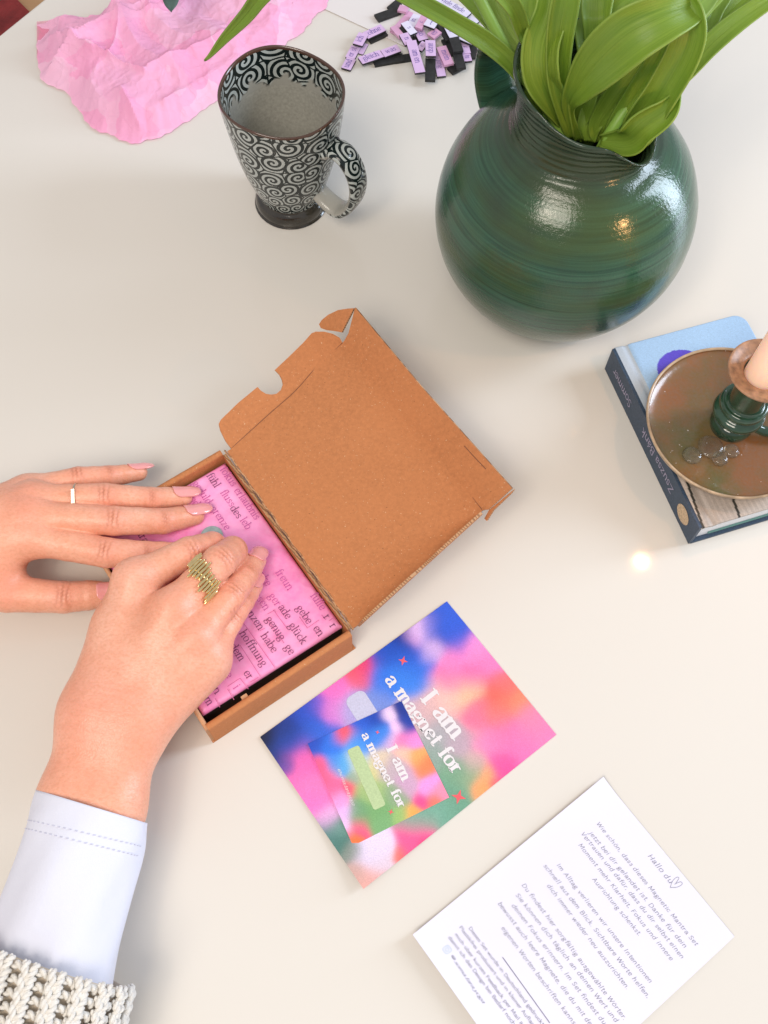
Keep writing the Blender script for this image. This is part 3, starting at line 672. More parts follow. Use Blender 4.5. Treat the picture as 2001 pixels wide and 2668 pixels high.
leaf(t5, [z(930, 650, 155, 3), z(960, 570, 170, 6.5), z(1050, 440, 190, 9), z(1125, 320, 208, 9), z(1180, 210, 222, 6), z(1215, 130, 228, .5)], .45)
leaf(t5, [z(1040, 660, 160, 8), z(1090, 560, 185, 17), z(1190, 400, 212, 16), z(1270, 250, 235, 16), z(1300, 130, 250, 15), z(1280, 20, 258, 11), z(1230, -60, 262, 1)], .7)
leaf(t5, [z(900, 640, 165, 6), z(1020, 640, 174, 15), z(1100, 575, 190, 17), z(1200, 500, 202, 13), z(1262, 400, 212, 1.0)], .9)
stalk(t5, [(1490, 600, 20), (1545, 330, 130), (1620, 170, 162), (1700, -40, 180)])
leaf(t5, [z(840, 640, 150, 7), z(850, 560, 160, 12), z(930, 420, 172, 17), z(1010, 300, 186, 17), z(1080, 160, 196, 14), z(1130, 0, 200, 10), z(1160, -120, 200, 1)], .45, label='shaded leaf behind the arching one')
leaf(t4, [z(770, 620, 150, 5), z(800, 540, 160, 9), z(830, 450, 172, 10), z(850, 300, 184, 10), z(830, 120, 196, 10), z(800, -80, 200, 8), z(790, -220, 200, 1)], .5, label='dark upright leaf in the middle of the bouquet')
t6 = tulip('tulip with narrow leaves spreading to the upper right', 1540, 700)
leaf(t6, [z(1120, 500, 165, 5), z(1290, 330, 185, 7), z(1400, 200, 195, 9.5), z(1530, 90, 202, 9), z(1680, -10, 208, 7), z(1800, -80, 210, 4), z(1880, -120, 210, .6)], .5)
leaf(t6, [z(1200, 450, 160, 5), z(1350, 220, 182, 7.5), z(1440, 100, 190, 9), z(1540, 0, 195, 9), z(1640, -90, 198, 5), z(1700, -140, 198, 1)], .5, roll=.25)
leaf(t6, [z(1180, 420, 165, 5), z(1370, 130, 195, 8), z(1420, 30, 200, 9), z(1480, -60, 204, 7), z(1540, -160, 205, 1)], .5)
stalk(t6, [(1500, 640, 20), (1560, 400, 155), (1750, 130, 200), (1900, -40, 230)])

# ------------------------------------------------------------------ cardboard mailer box
ZT = 32.0
A, B, D = U(579, 1166, ZT), U(925, 1650, ZT), U(530, 1896, ZT)
hx = nrm(B-A); hy0 = D-B; hy = nrm(hy0-hx*(hy0@hx)); WB = np.linalg.norm(B-A); DB = np.linalg.norm(hy0); up = np.array([0, 0, 1.])
BX = empty('mailer_box', A*[1, 1, 0], 'open brown cardboard mailer box with its lid folded back', 'cardboard box')
def L2(x, y, z_): return np.array([A[0], A[1], 0])+hx*x+hy*y+up*z_
tr = MB(); h = ZT/1000; th = .0016
tr.box(L2(0, 0, .0005), hx*WB, hy*DB, up*th, 0)
o = tr.build('bottom', [MT['kraft'], MT['edge']], BX)
def wall(x0, y0, dx, dy, t, hgt, round_top=True, name='side_wall'):
    mb = MB(); a = L2(x0, y0, .0022); ln = math.hypot(dx, dy); dv = nrm(hx*dx+hy*dy); nv = nrm(np.cross(dv, up))
    k = 7; prof_ = [(-t/2, 0), (-t/2, hgt-t*.4)]+[(-t/2*math.cos(math.pi*i/k), hgt-t*.4+t*.4*math.sin(math.pi*i/k)) for i in range(1, k)]+[(t/2, hgt-t*.4), (t/2, 0)]
    poly = [a+nv*p[0]+up*p[1] for p in prof_]; mb.prism(poly, dv*ln, 0); return mb.build(name, MT['kraft'] if name != 'front_wall' else MT['kraft_pale'], BX, True, 50)
wall(.0022, 0.0022, 0, DB-.004, .0044, h-.0022)          # back-left
wall(WB-.0022, 0.0022, 0, DB-.004, .0044, h-.0022)       # nearer side (bottom right in the picture)
# hinge-side wall, single board with a corrugated top edge
mb = MB(); mb.prism([L2(.0046, .0002, .0022), L2(WB-.0046, .0002, .0022), L2(WB-.0046, .0002, h-.001), L2(.0046, .0002, h-.001)], hy*th*1.3, 0, 1); mb.build('hinge_wall', [MT['kraft'], MT['edge']], BX)
wall(0.001, DB-.0015, WB-.002, 0, .0029, h-.0035, name='front_wall')
# small locking slot and tab pieces on the inner wall
mb = MB(); mb.box(L2(WB-.0072, DB*.70, .022), hx*.0026, hy*.004, up*.006); mb.build('locking_tab', MT['kraft_pale'], BX)
# lid
LID = None
zl = 46.0
C1, C2 = U(894, 893, zl), U(1257, 1328, zl)
ln_ = nrm(np.cross((B+A)/2*0+(B-A), ((C1+C2)/2-(A+B)/2)));  ln_ = ln_ if ln_[2] > 0 else -ln_
P0 = (A+B)/2+np.array([0, 0, .0008])
def onlid(x, y): return UP(x, y, P0, ln_)
def rag(poly, n=10, a=.0):
    return poly
tl = .0017
lid = MB()
def panel(mb, px, fn, nv, t=tl, m0=0, m1=1):
    poly = [fn(*p) for p in px]; c = np.mean(poly, axis=0); ar = sum(np.cross(poly[i]-c, poly[(i+1) % len(poly)]-c) for i in range(len(poly)))
    if ar@nv < 0: poly = poly[::-1]
    mb.prism([p-nv*t for p in poly], nv*t, m0, m1)
panel(lid, [(592, 1176), (604, 1168), (893, 894), (905, 899), (1256, 1328), (1254, 1336), (930, 1630), (918, 1638)], onlid, ln_)
LID = lid.build('lid', [MT['kraft'], MT['edge']], BX)
def flap_fn(pA, pB, ang, side):
    """plane through crease pA-pB (points on the lid), tilted up by ang away from the lid"""
    a, b_ = onlid(*pA), onlid(*pB); dv = nrm(b_-a); outv = nrm(np.cross(ln_, dv))*side
    d2 = outv*math.cos(ang)+ln_*math.sin(ang); n2 = nrm(np.cross(dv, d2)); n2 = n2 if n2@ln_ > 0 else -n2
    return (lambda x, y: UP(x, y, a+n2*.0002, n2)), n2, a, dv, d2
# tuck flap at the far edge of the lid
fn, n2, a, dv, d2 = flap_fn((893, 893), (1258, 1329), .62, 1)
if d2@nrm(C1-A) < 0: fn, n2, a, dv, d2 = flap_fn((893, 893), (1258, 1329), .62, -1)
fl = MB()
panel(fl, [(889, 897), (896, 889), (908, 868), (925, 801), (1100, 1010), (1334, 1272), (1272, 1328), (1260, 1329), (1251, 1333)], fn, n2)
TF = fl.build('tuck_flap', [MT['kraft'], MT['edge']], LID)
fe = MB()
tabs = [(922, 803), (906, 804), (880, 808), (855, 820), (838, 834), (831, 845), (836, 855), (850, 860), (868, 862), (890, 866)]
panel(fe, tabs, fn, n2); fe.build('dust_tab', [MT['kraft'], MT['edge']], LID)
fe = MB(); panel(fe, [(1334, 1275), (1326, 1286), (1280, 1330), (1262, 1358), (1256, 1352), (1268, 1330)], lambda x, y: fn(x, y)-n2*.003, n2); fe.build('dust_tab', [MT['kraft'], MT['edge']], LID)
# side flap with a half-round notch, upper left
fn2, n3, a, dv, d2 = flap_fn((603, 1169), (893, 893), .45, 1)
if d2@hx > 0: fn2, n3, a, dv, d2 = flap_fn((603, 1169), (893, 893), .45, -1)
notch = [(671, 1008), (680, 1018), (693, 1026), (706, 1028), (720, 1026), (732, 1016), (737, 1002), (735, 990), (728, 976), (716, 964)]
out_ = [(607, 1173), (601, 1167), (588, 1150), (574, 1122), (570, 1104), (575, 1094), (620, 1050)]+notch+[(750, 932), (790, 893), (812, 868), (822, 864), (845, 864), (868, 870), (885, 880), (892, 892), (897, 899)]
fl = MB(); panel(fl, out_, fn2, n3); fl.build('side_flap', [MT['kraft'], MT['edge']], LID)
# opposite side flap, folded almost upright
a, b_ = onlid(931, 1628), onlid(1252, 1336); dv = nrm(b_-a); Ls = np.linalg.norm(b_-a); ov = nrm(np.cross(dv, ln_)); ov = ov if ov@hx > 0 else -ov
ang = 1.34; d2 = ov*math.cos(ang)+ln_*math.sin(ang); n4 = nrm(np.cross(dv, d2))
sh = [(0, 0), (.03*Ls, .016), (.10*Ls, .020), (.40*Ls, .020)]+[(.40*Ls+.2*Ls*i/8, .020-.010*math.sin(math.pi*i/8)) for i in range(1, 8)]+[(.60*Ls, .020), (.90*Ls, .020), (.97*Ls, .015), (Ls, 0)]
fl = MB(); poly = [a+dv*p[0]+d2*p[1] for p in sh]; fl.prism(poly, n4*tl, 0, 1); fl.build('side_flap', [MT['kraft'], MT['edge']], LID)
# crease grooves
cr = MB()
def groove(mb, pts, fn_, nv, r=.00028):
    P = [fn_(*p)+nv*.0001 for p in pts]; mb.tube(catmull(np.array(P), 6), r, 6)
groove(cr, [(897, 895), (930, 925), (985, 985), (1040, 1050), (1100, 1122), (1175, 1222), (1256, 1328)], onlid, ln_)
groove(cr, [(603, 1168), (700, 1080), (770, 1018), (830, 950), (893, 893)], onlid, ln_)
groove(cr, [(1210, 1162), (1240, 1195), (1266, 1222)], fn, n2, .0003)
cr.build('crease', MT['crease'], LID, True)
# rolled corrugated edge along the hinge
ed_ = MB(); P = [A+up*.0006+(B-A)*t+hy*(-.0006+.0005*math.sin(t*60)) for t in np.linspace(.02, .985, 60)]
ed_.tube(P, .0006, 8); ed_.build('hinge_edge', MT['edge'], BX, True)

# ------------------------------------------------------------------ wrapped packet inside the box
ZP = 26.5
PK = empty('wrapped_packet', L2(WB/2, DB/2, 0), 'flat packet of word magnets wrapped in pink tissue lying in the mailer box', 'packet')
x0, x1, y0, y1 = .0052, WB-.0085, .0042, DB-.0075
NX, NY = 110, 76; V = []
corn = [L2(.0055, .0040, 0), L2(WB-.0075, .0040, 0), L2(WB-.0090, DB-.0130, 0), L2(.0060, DB-.009, 0)]
pA, pB, pC = U(585, 1204, ZP), U(891, 1630, ZP), U(527, 1862, ZP)
lA = np.array([(pA-A)@hx, (pA-A)@hy]); lB = np.array([(pB-A)@hx, (pB-A)@hy]); lC = np.array([(pC-A)@hx, (pC-A)@hy]); lD = lA+(lC-lB)+np.array([.001, -.001])
nz_ = rng.random((6, 4))
for j in range(NY+1):
    for i in range(NX+1):
        u, v_ = i/NX, j/NY; p = (lA*(1-u)+lB*u)*(1-v_)+(lD*(1-u)+lC*u)*v_
        e = min(u, 1-u)*NX/3., min(v_, 1-v_)*NY/3.; ee = min(1, e[0], e[1]); zq = ZP/1000-.0018*(1-math.sqrt(max(0, 1-(1-ee)**2)))
        zq += .00035*sum(math.sin((nz_[k, 0]*40+8)*u*1.5+(nz_[k, 1]*30-15)*v_*1.5+nz_[k, 2]*6) for k in range(6))*.5*ee
        V.append(L2(p[0], p[1], zq))
Fc = [(j*(NX+1)+i, j*(NX+1)+i+1, (j+1)*(NX+1)+i+1, (j+1)*(NX+1)+i) for j in range(NY) for i in range(NX)]
ring = [i for i in range(NX+1)]+[(j+1)*(NX+1)-1 for j in range(1, NY+1)]+[NY*(NX+1)+i for i in range(NX-1, -1, -1)]+[j*(NX+1) for j in range(NY-1, 0, -1)]
b0 = len(V); V += [np.array([V[r][0], V[r][1], V[r][2]-.0022]) for r in ring]; nr = len(ring)
Fc += [(ring[k], b0+k, b0+(k+1) % nr, ring[(k+1) % nr]) for k in range(nr)]
mesh('wrapper', V, [f[::-1] for f in Fc], MT['wrapper'], PK, True, sharp=60)
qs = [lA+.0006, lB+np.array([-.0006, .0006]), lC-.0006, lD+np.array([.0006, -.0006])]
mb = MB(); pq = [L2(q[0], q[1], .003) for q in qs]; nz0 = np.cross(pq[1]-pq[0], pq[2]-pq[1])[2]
mb.prism(pq if nz0 > 0 else pq[::-1], (0, 0, ZP/1000-.0052), 0); mb.build('magnet_sheets_gap_shade', MT['mag_black'], PK)  # black sides of the stack also stand in for shade in the tray gap
zt = ZP/1000+.0009
def psurf(q, lift): return np.array([q[0], q[1], zt+.0002+lift])
def pk(x, y): return U(x, y, ZP+1.0)[:2]
z1 = lambda x, y: (x*.6028, y*.6028+1100)
z8 = lambda x, y: (480+x*.2652, 1180+y*.2652)
z9 = lambda x, y: (560+x*.217, 1450+y*.217)
WD, WS = Text(), Text(); dpk = nrm(pk(895, 1633)-pk(585, 1203))
def word(T_, s_, px, frac=3.55, xh=.0040):
    p = pk(*px); tot = (T_.width(s_, 10)-10)/100*xh; T_.line(s_, p, p+dpk[:2]*tot*.95, xh*.80, 'serif', psurf)
for T_, s_, px in ((WS, 'fokus', z8(345, 165)), (WS, 'erlaubnis', z8(487, 372)), (WD, 'fühl', z8(215, 225)), (WS, 'fluss', z8(350, 390)), (WD, 'des', z8(447, 545)), (WS, 'leb', z8(545, 665)),
                  (WS, 'geduld', z8(75, 300)), (WS, 'grenze', z8(255, 550)), (WS, 'bode', z8(20, 415)), (WS, 'danke', z9(445, 115)), (WS, 'freun', z9(720, 190)), (WS, 'fülle', z9(1140, 470)), (WD, 'r', z9(1300, 730)), (WD, 'r', z9(1375, 835)),
                  (WD, 'gebe', z9(970, 620)), (WD, 'en', z9(1175, 865)), (WS, 'ger', z9(640, 475)), (WD, 'ade', z9(755, 610)), (WD, 'glück', z9(880, 830)),
                  (WS, 'lassen', z9(420, 400)), (WD, 'genug', z9(605, 755)), (WD, 'ge', z9(830, 1090)), (WD, 'enzen', z9(355, 640)), (WD, 'habe', z9(548, 955)),
                  (WD, 'n', z9(225, 830)), (WD, 'hoffnung', z9(292, 925)), (WD, 'dem', z9(175, 1080)), (WD, 'er', z9(340, 1400)), (WS, 'jede', z9(30, 1290)), (WS, 'i', z9(215, 1580)),
                  (WD, 'ein', z1(900, 1130)), (WD, 'kam', z1(855, 1160)), (WD, 'kraft', z1(590, 480))):
    word(T_, s_, px)
WD.build('printed_words', MT['word'], PK); WS.build('veiled_words', MT['word_soft'], PK)
gr = MB()
npk = np.array([dpk[1], -dpk[0]])
def gl(p, q):
    a, b_ = pk(*p), pk(*q); d = nrm(b_-a); n_ = np.array([-d[1], d[0]])*.00018
    gr.add([(a[0]+n_[0], a[1]+n_[1], zt), (b_[0]+n_[0], b_[1]+n_[1], zt), (b_[0]-n_[0], b_[1]-n_[1], zt), (a[0]-n_[0], a[1]-n_[1], zt)], [(3, 2, 1, 0)])
for a, b_ in ((z9(330, 780), z9(720, 1335)), (z9(300, 1060), z9(545, 1440)), (z9(300, 1460), z9(400, 1590)), (z9(300, 1460), z9(150, 1560)), (z9(150, 1590), z9(230, 1720)), (z9(520, 1450), z9(420, 1510)), (z9(620, 740), z9(830, 1040)), (z9(1280, 700), z9(1330, 760)), (z9(1120, 850), z9(1250, 760)), (z9(630, 690), z9(720, 640)), (z9(700, 640), z9(870, 870)), (z9(540, 890), z9(600, 860)), (z9(1110, 860), z9(1010, 720)), (z9(1370, 770), z9(1430, 730)), (z9(0, 1700), z9(60, 1810))):
    gl(a, b_)
gr.build('tile_outlines', MT['grid'], PK)
# round silvery seal under the fingertip
c = U(552, 1398, ZP+1.6); sl = MB()
sl.tube([(c[0], c[1], ZP/1000+.0012), (c[0], c[1], ZP/1000+.0020)], .0072, 32)
tag(sl.build('seal_sticker', simple('silver_foil', (.30, .38, .37), .5, .2, nscale=200, namp=.3), None, True, 40), 'round silvery seal sticker half hidden under the pressing index finger', 'sticker')

# ------------------------------------------------------------------ printed cards
def blob_colors(PXY, blobs):
    Wt = np.zeros(len(PXY)); Cc = np.zeros((len(PXY), 3))
    wx = PXY+np.stack([9*np.sin(PXY[:, 1]*.031)+6*np.sin(PXY[:, 0]*.05), 9*np.sin(PXY[:, 0]*.027)+6*np.sin(PXY[:, 1]*.043)], 1)
    for x, y, r, c in blobs:
        d2 = ((wx[:, 0]-x)**2+(wx[:, 1]-y)**2)/(r*r); g = np.exp(-.62*d2)+1e-5/(1+d2)**2
        Wt += g; Cc += g[:, None]*s2l(np.array(c))
    return Cc/Wt[:, None]
def card(name, corners, blobs, zb, thick, label, m=None, nu=110, nv=150, curl=0.):
    """corners px: top, right, bottom, left (at zb); u: top->right, v: top->left"""
    c = [U(x, y, zb) for x, y in corners]; V = []; 
    for lvl in (1, 0):
        for j in range(nv+1):
            for i in range(nu+1):
                u, v_ = i/nu, j/nv; p = (c[0]*(1-u)+c[1]*u)*(1-v_)+(c[3]*(1-u)+c[2]*u)*v_
                V.append([p[0], p[1], zb/1000.+(thick if lvl else 0)+curl*(max(0, u+v_-1.45)/.55)**2])
    V = np.array(V); n = (nu+1)*(nv+1); px = PR(V[:n]); zz_ = (px-np.array([650, 1520]))/.5003
    Cc = blob_colors(zz_, blobs); Cc = np.vstack([Cc, np.full((n, 3), .7)])
    Fc = [(j*(nu+1)+i, (j+1)*(nu+1)+i, (j+1)*(nu+1)+i+1, j*(nu+1)+i+1) for j in range(nv) for i in range(nu)]
    Fc = [f[::-1] for f in Fc] if np.cross(V[Fc[0][1]]-V[Fc[0][0]], V[Fc[0][2]]-V[Fc[0][1]])[2] < 0 else Fc
    b = n; R = [i for i in range(nu+1)]+[(j+1)*(nu+1)-1 for j in range(1, nv+1)]+[nv*(nu+1)+i for i in range(nu-1, -1, -1)]+[j*(nu+1) for j in range(nv-1, 0, -1)]
    Fc += [(R[k], R[(k+1) % len(R)], b+R[(k+1) % len(R)], b+R[k]) for k in range(len(R))]
    o = mesh(name, V, Fc, m or MT['print'], None, False, col=Cc); tag(o, label, 'card'); return o
BIG = [(1050, 180, 90, (50, 95, 215)), (1110, 260, 55, (45, 85, 205)), (990, 300, 45, (50, 80, 190)), (890, 235, 42, (230, 190, 240)), (950, 345, 42, (240, 195, 235)), (860, 290, 30, (225, 170, 230)),
 (960, 200, 35, (60, 90, 200)), (790, 290, 50, (18, 45, 130)), (730, 360, 60, (30, 80, 190)), (850, 390, 70, (32, 80, 200)), (700, 500, 60, (45, 115, 225)), (840, 480, 70, (55, 130, 230)), (900, 440, 40, (50, 110, 220)),
 (600, 440, 42, (225, 60, 110)), (560, 480, 42, (235, 90, 110)), (440, 560, 55, (235, 110, 190)), (430, 640, 50, (215, 120, 205)), (370, 620, 35, (60, 80, 200)), (520, 640, 50, (170, 160, 215)), (640, 600, 50, (120, 140, 210)),
 (60, 800, 60, (12, 18, 32)), (170, 760, 70, (25, 50, 125)), (300, 690, 60, (38, 75, 190)), (230, 840, 60, (30, 75, 180)), (150, 890, 45, (20, 50, 120)), (350, 760, 50, (50, 100, 210)), (190, 950, 30, (50, 70, 160)),
 (1050, 420, 50, (245, 130, 190)), (1160, 340, 50, (250, 140, 200)), (1250, 400, 60, (250, 125, 185)), (1020, 500, 45, (240, 110, 165)), (1150, 470, 50, (240, 105, 165)), (1200, 300, 40, (245, 150, 215)),
 (1130, 560, 50, (248, 185, 150)), (1000, 590, 60, (235, 185, 175)), (1290, 590, 60, (232, 100, 90)), (1350, 520, 40, (240, 110, 110)), (1390, 600, 55, (245, 135, 105)), (1280, 690, 50, (240, 120, 105)),
 (1190, 700, 55, (245, 115, 150)), (1330, 760, 60, (245, 115, 170)), (1480, 740, 60, (245, 130, 165)), (1540, 790, 60, (250, 125, 180)), (1430, 860, 60, (245, 115, 175)), (1320, 950, 55, (232, 80, 150)), (1250, 850, 50, (240, 130, 180)),
 (900, 660, 60, (205, 170, 175)), (1000, 780, 60, (170, 165, 172)), (1100, 830, 55, (185, 160, 175)), (1170, 920, 40, (200, 170, 165)), (960, 880, 50, (140, 160, 150)), (1080, 1000, 60, (120, 160, 130)), (1060, 1110, 60, (105, 155, 130)), (960, 1160, 60, (115, 165, 145)), (850, 1220, 50, (110, 165, 145)), (1150, 1010, 40, (150, 165, 130)),
 (1240, 1000, 32, (250, 165, 110)), (1230, 1070, 40, (252, 160, 100)), (1290, 1050, 30, (245, 95, 110)), (860, 1310, 52, (240, 85, 150)), (830, 1370, 40, (235, 90, 140)), (780, 1420, 26, (240, 110, 90)), (900, 1360, 30, (235, 70, 110)),
 (670, 1360, 50, (225, 210, 240)), (630, 1430, 50, (218, 205, 228)), (700, 1440, 40, (220, 200, 215)), (620, 1530, 50, (225, 165, 155)), (560, 1500, 30, (190, 160, 150)), (520, 1420, 35, (130, 140, 130)),
 (270, 930, 55, (240, 100, 175)), (250, 1010, 50, (240, 110, 180)), (330, 1060, 50, (245, 120, 185)), (340, 1150, 45, (240, 115, 190)), (400, 1210, 40, (225, 170, 220)), (400, 1290, 45, (90, 130, 130)), (450, 1340, 45, (75, 120, 110)), (470, 1280, 35, (110, 150, 140))]
SM = [(350, 830, 40, (35, 70, 180)), (420, 850, 45, (45, 115, 225)), (570, 740, 50, (40, 90, 205)), (640, 700, 40, (25, 65, 170)), (790, 640, 30, (25, 50, 140)), (820, 740, 35, (28, 60, 160)), (560, 840, 45, (70, 150, 235)), (660, 800, 45, (60, 130, 225)),
 (500, 790, 30, (240, 90, 70)), (480, 780, 22, (235, 80, 100)), (735, 690, 24, (235, 205, 240)), (760, 760, 24, (245, 200, 240)), (850, 800, 28, (248, 140, 210)), (790, 830, 26, (240, 120, 180)), (740, 830, 26, (210, 170, 215)),
 (800, 880, 28, (248, 190, 170)), (870, 900, 28, (250, 165, 100)), (900, 960, 32, (240, 130, 85)), (680, 900, 35, (220, 200, 170)), (740, 960, 40, (190, 170, 180)), (830, 1030, 40, (200, 160, 190)), (940, 1050, 32, (250, 150, 220)), (1000, 1090, 30, (250, 140, 170)), (890, 1130, 26, (235, 75, 140)),
 (960, 1140, 26, (245, 120, 100)), (850, 1190, 28, (245, 165, 85)), (780, 1210, 30, (150, 185, 110)), (760, 1120, 35, (140, 165, 130)), (650, 1190, 55, (115, 165, 105)), (560, 1200, 40, (110, 155, 115)), (640, 1080, 40, (160, 185, 120)), (610, 980, 38, (205, 200, 140)), (560, 930, 36, (190, 205, 190)), (480, 950, 35, (85, 165, 225)), (430, 920, 26, (70, 140, 225)),
 (380, 930, 26, (240, 90, 130)), (400, 1000, 30, (240, 95, 140)), (450, 1060, 30, (245, 100, 150)), (520, 1070, 24, (240, 85, 110)), (470, 1130, 32, (240, 150, 210)), (490, 1200, 32, (230, 180, 240)), (500, 1270, 30, (235, 190, 235)), (590, 1280, 32, (240, 80, 130)), (550, 1340, 30, (245, 115, 60)), (520, 1310, 18, (240, 120, 150)), (690, 1250, 35, (120, 170, 115)), (540, 1020, 26, (140, 165, 150))]
bigc = [(1164, 1568), (1449, 1915), (947, 2318), (678, 1921)]
smc = [(1046, 1827), (1170, 2078), (920, 2204), (802, 1938)]
CB = card('printed_card', bigc, BIG, .3, .0009, 'large blurred pink, blue and green card lying under a smaller matching card', curl=.0045)
CS = card('printed_card', smc, SM, 1.4, .0008, 'small blurred rainbow coloured card lying on top of the larger card', nu=90, nv=90)
zc = lambda x, y: (650+x*.5003, 1520+y*.5003)
def flat(zmm): return (lambda q, lift: np.array([q[0], q[1], zmm/1000+lift])), (lambda x, y: U(x, y, zmm)[:2])
def poly_star(mb, cpx, rpx, zmm, k=.33, rot=.25):
    V = []
    for i in range(8):
        a = rot+math.pi*i/4; r = rpx*(1 if i % 2 == 0 else k); V.append(U(cpx[0]+r*math.cos(a), cpx[1]+r*math.sin(a), zmm))
    V = V[::-1]; mb.add(V, [tuple(range(8))])
def pill(mb, p, q, half, rnd, zmm):
    """rounded bar from p to q (px)"""
    a, b_ = U(*p, zmm), U(*q, zmm); d = nrm(b_-a); n_ = np.array([-d[1], d[0], 0]); L = np.linalg.norm(b_-a); V = []
    for cx, cy, a0 in ((L-rnd, half-rnd, 0), (rnd, half-rnd, 90), (rnd, -half+rnd, 180), (L-rnd, -half+rnd, 270)):
        for k in range(7):
            g = math.radians(a0+15*k); V.append(a+d*(cx+rnd*math.cos(g))+n_*(cy+rnd*math.sin(g)))
    mb.add(V, [tuple(range(len(V)))])
zb = 1.35; sf, pp = flat(zb); T_ = Text()
T_.line('I am', pp(*zc(893, 603)), pp(*zc(1062, 812)), .0072, 'fat', sf); T_.line('a magnet for', pp(*zc(704, 503)), pp(*zc(1063, 995)), .0056, 'fat', sf); T_.build('lettering', MT['white_ink'], CB)
mb = MB(); pill(mb, zc(540, 577), zc(760, 920), .0068, .0042, 1.30); mb.build('blank_panel', MT['pill_pale'], CB)
for (x, y, r) in ((800, 403, 13), (1090, 1112, 20)): mb = MB(); poly_star(mb, zc(x, y), r, zb); mb.build('star', MT['red_ink'], CB)
mb = MB(); 
for (x, y) in ((538, 1475), (548, 1500), (556, 1530)): mb.tube([U(*zc(x-5, y-6), zb), U(*zc(x+5, y+6), zb)], .0004, 6)
mb.build('small_print', MT['ink'], CB)
zb = 2.35; sf, pp = flat(zb); T_ = Text()
T_.line('I am', pp(*zc(714, 862)), pp(*zc(797, 1030)), .0043, 'fat', sf); T_.line('a magnet for', pp(*zc(583, 790)), pp(*zc(780, 1172)), .0034, 'fat', sf)
T_.line('@soma.tara.yoga', pp(*zc(457, 965)), pp(*zc(535, 1155)), .0013, 'script', sf); T_.build('lettering', MT['white_ink'], CS)
mb = MB(); pill(mb, zc(538, 855), zc(680, 1168), .0039, .0016, 2.30); mb.build('blank_panel', MT['pill_green'], CS)
for (x, y, r) in ((667, 775, 6), (737, 1190, 8)): mb = MB(); poly_star(mb, zc(x, y), r, zb); mb.build('star', MT['red_ink'], CS)

# ------------------------------------------------------------------ letter
lc0, lc1, lc3 = U(1570, 2026, 1), U(1914, 2440, 1), U(1077, 2440, 1)
le = nrm(lc1-lc0); lf0 = lc3-lc0; lf = nrm(lf0-le*(lf0@le)); LW = np.linalg.norm(lc1-lc0); LH = np.linalg.norm(lf0)
def lsurf_h(a, b_):   # a along le (0..LW), b across (0..LH)
    return .0006+.0075*math.exp(-((LH-b_)/.012))*max(0, 1-((a-.02)/.16)**2)*.8+.003*math.exp(-((a)/.008))*(1-b_/LH)+.0012*math.sin(math.pi*b_/LH)
NU, NV = 90, 64; V = []
for lvl in (.0002, 0):
    for j in range(NV+1):
        for i in range(NU+1):
            a_, b_ = LW*i/NU, LH*j/NV; p = lc0+le*a_+lf*b_; V.append((p[0], p[1], lsurf_h(a_, b_)+lvl))
n = (NU+1)*(NV+1)
Fc = [(j*(NU+1)+i, (j+1)*(NU+1)+i, (j+1)*(NU+1)+i+1, j*(NU+1)+i+1) for j in range(NV) for i in range(NU)]
if np.cross(np.subtract(V[Fc[0][1]], V[Fc[0][0]]), np.subtract(V[Fc[0][2]], V[Fc[0][1]]))[2] < 0: Fc = [f[::-1] for f in Fc]
Fc += [tuple(n+i for i in f[::-1]) for f in Fc]
LT = mesh('letter', V, Fc, MT['paper'], None, True); tag(LT, 'white sheet with handwritten looking German letter, lying at the bottom right', 'letter')
def lsurf(q, lift):
    a_, b_ = (np.array([q[0], q[1], 0])-lc0*[1, 1, 0])@le, (np.array([q[0], q[1], 0])-lc0*[1, 1, 0])@lf
    return np.array([q[0], q[1], lsurf_h(a_, b_)+.00035+lift])
def lp(x, y): return U(x, y, 1.5)[:2]
HT, FT, TT = Text(), Text(), Text()
HL = [('Wie schön, dass dieses Magnetic Mantra Set', (1553, 2146), (1812, 2464)), ('jetzt bei dir gelandet ist. Danke für dein', (1534, 2171), (1783, 2470)), ('Vertrauen und dafür, dass du dir selbst einen', (1513, 2172), (1775, 2498)),
 ('Moment mehr Klarheit, Fokus und innere', (1506, 2202), (1747, 2503)), ('Ausrichtung schenkst.', (1542, 2291), (1664, 2439)), ('Im Alltag verlieren wir unsere Intentionen', (1449, 2254), (1692, 2562)),
 ('schnell aus dem Blick. Sichtbare Worte helfen,', (1415, 2256), (1686, 2601)), ('dich immer wieder neu auszurichten.', (1424, 2308), (1632, 2578)), ('Du findest hier sorgfältig ausgewählte Wörter.', (1358, 2306), (1625, 2658)),
 ('Sie können dich täglich an deinen Wert und', (1342, 2332), (1603, 2664)), ('deinen Fokus erinnern. Im Set findest du', (1332, 2360), (1572, 2670)), ('bewusst auch leere Magnete, die du mit deinen', (1296, 2354), (1560, 2705)), ('eigenen Worten beschriften kannst.', (1305, 2418), (1500, 2680))]
for s_, p, q in HL: HT.line(s_, lp(*p), lp(*q), .0016, 'hand', lsurf)
HT.line('Hallo du', lp(1687, 2230), lp(1746, 2302), .0019, 'hand', lsurf)
def ink_line(T_, pts, w_, smooth=True):
    P = np.array([lp(*p) for p in pts]); P = catmull(P, 6) if smooth else P
    T_.ribbon(P, np.full(len(P), w_), lambda q, z_: lsurf(q, z_), False)
hz = lambda x, y: (1550+.211*x, 2100+.211*y)
ink_line(HT, [hz(1000, 955), hz(1040, 890), hz(1010, 880), hz(960, 930), hz(932, 1005)], .00028); ink_line(HT, [hz(932, 1005), hz(1020, 1000), hz(1080, 965), hz(1060, 935), hz(985, 965)], .00028)
HT.build('handwriting', MT['ink'], LT)
fz = lambda x, y: (1080+.223*x, 2380+.223*y)
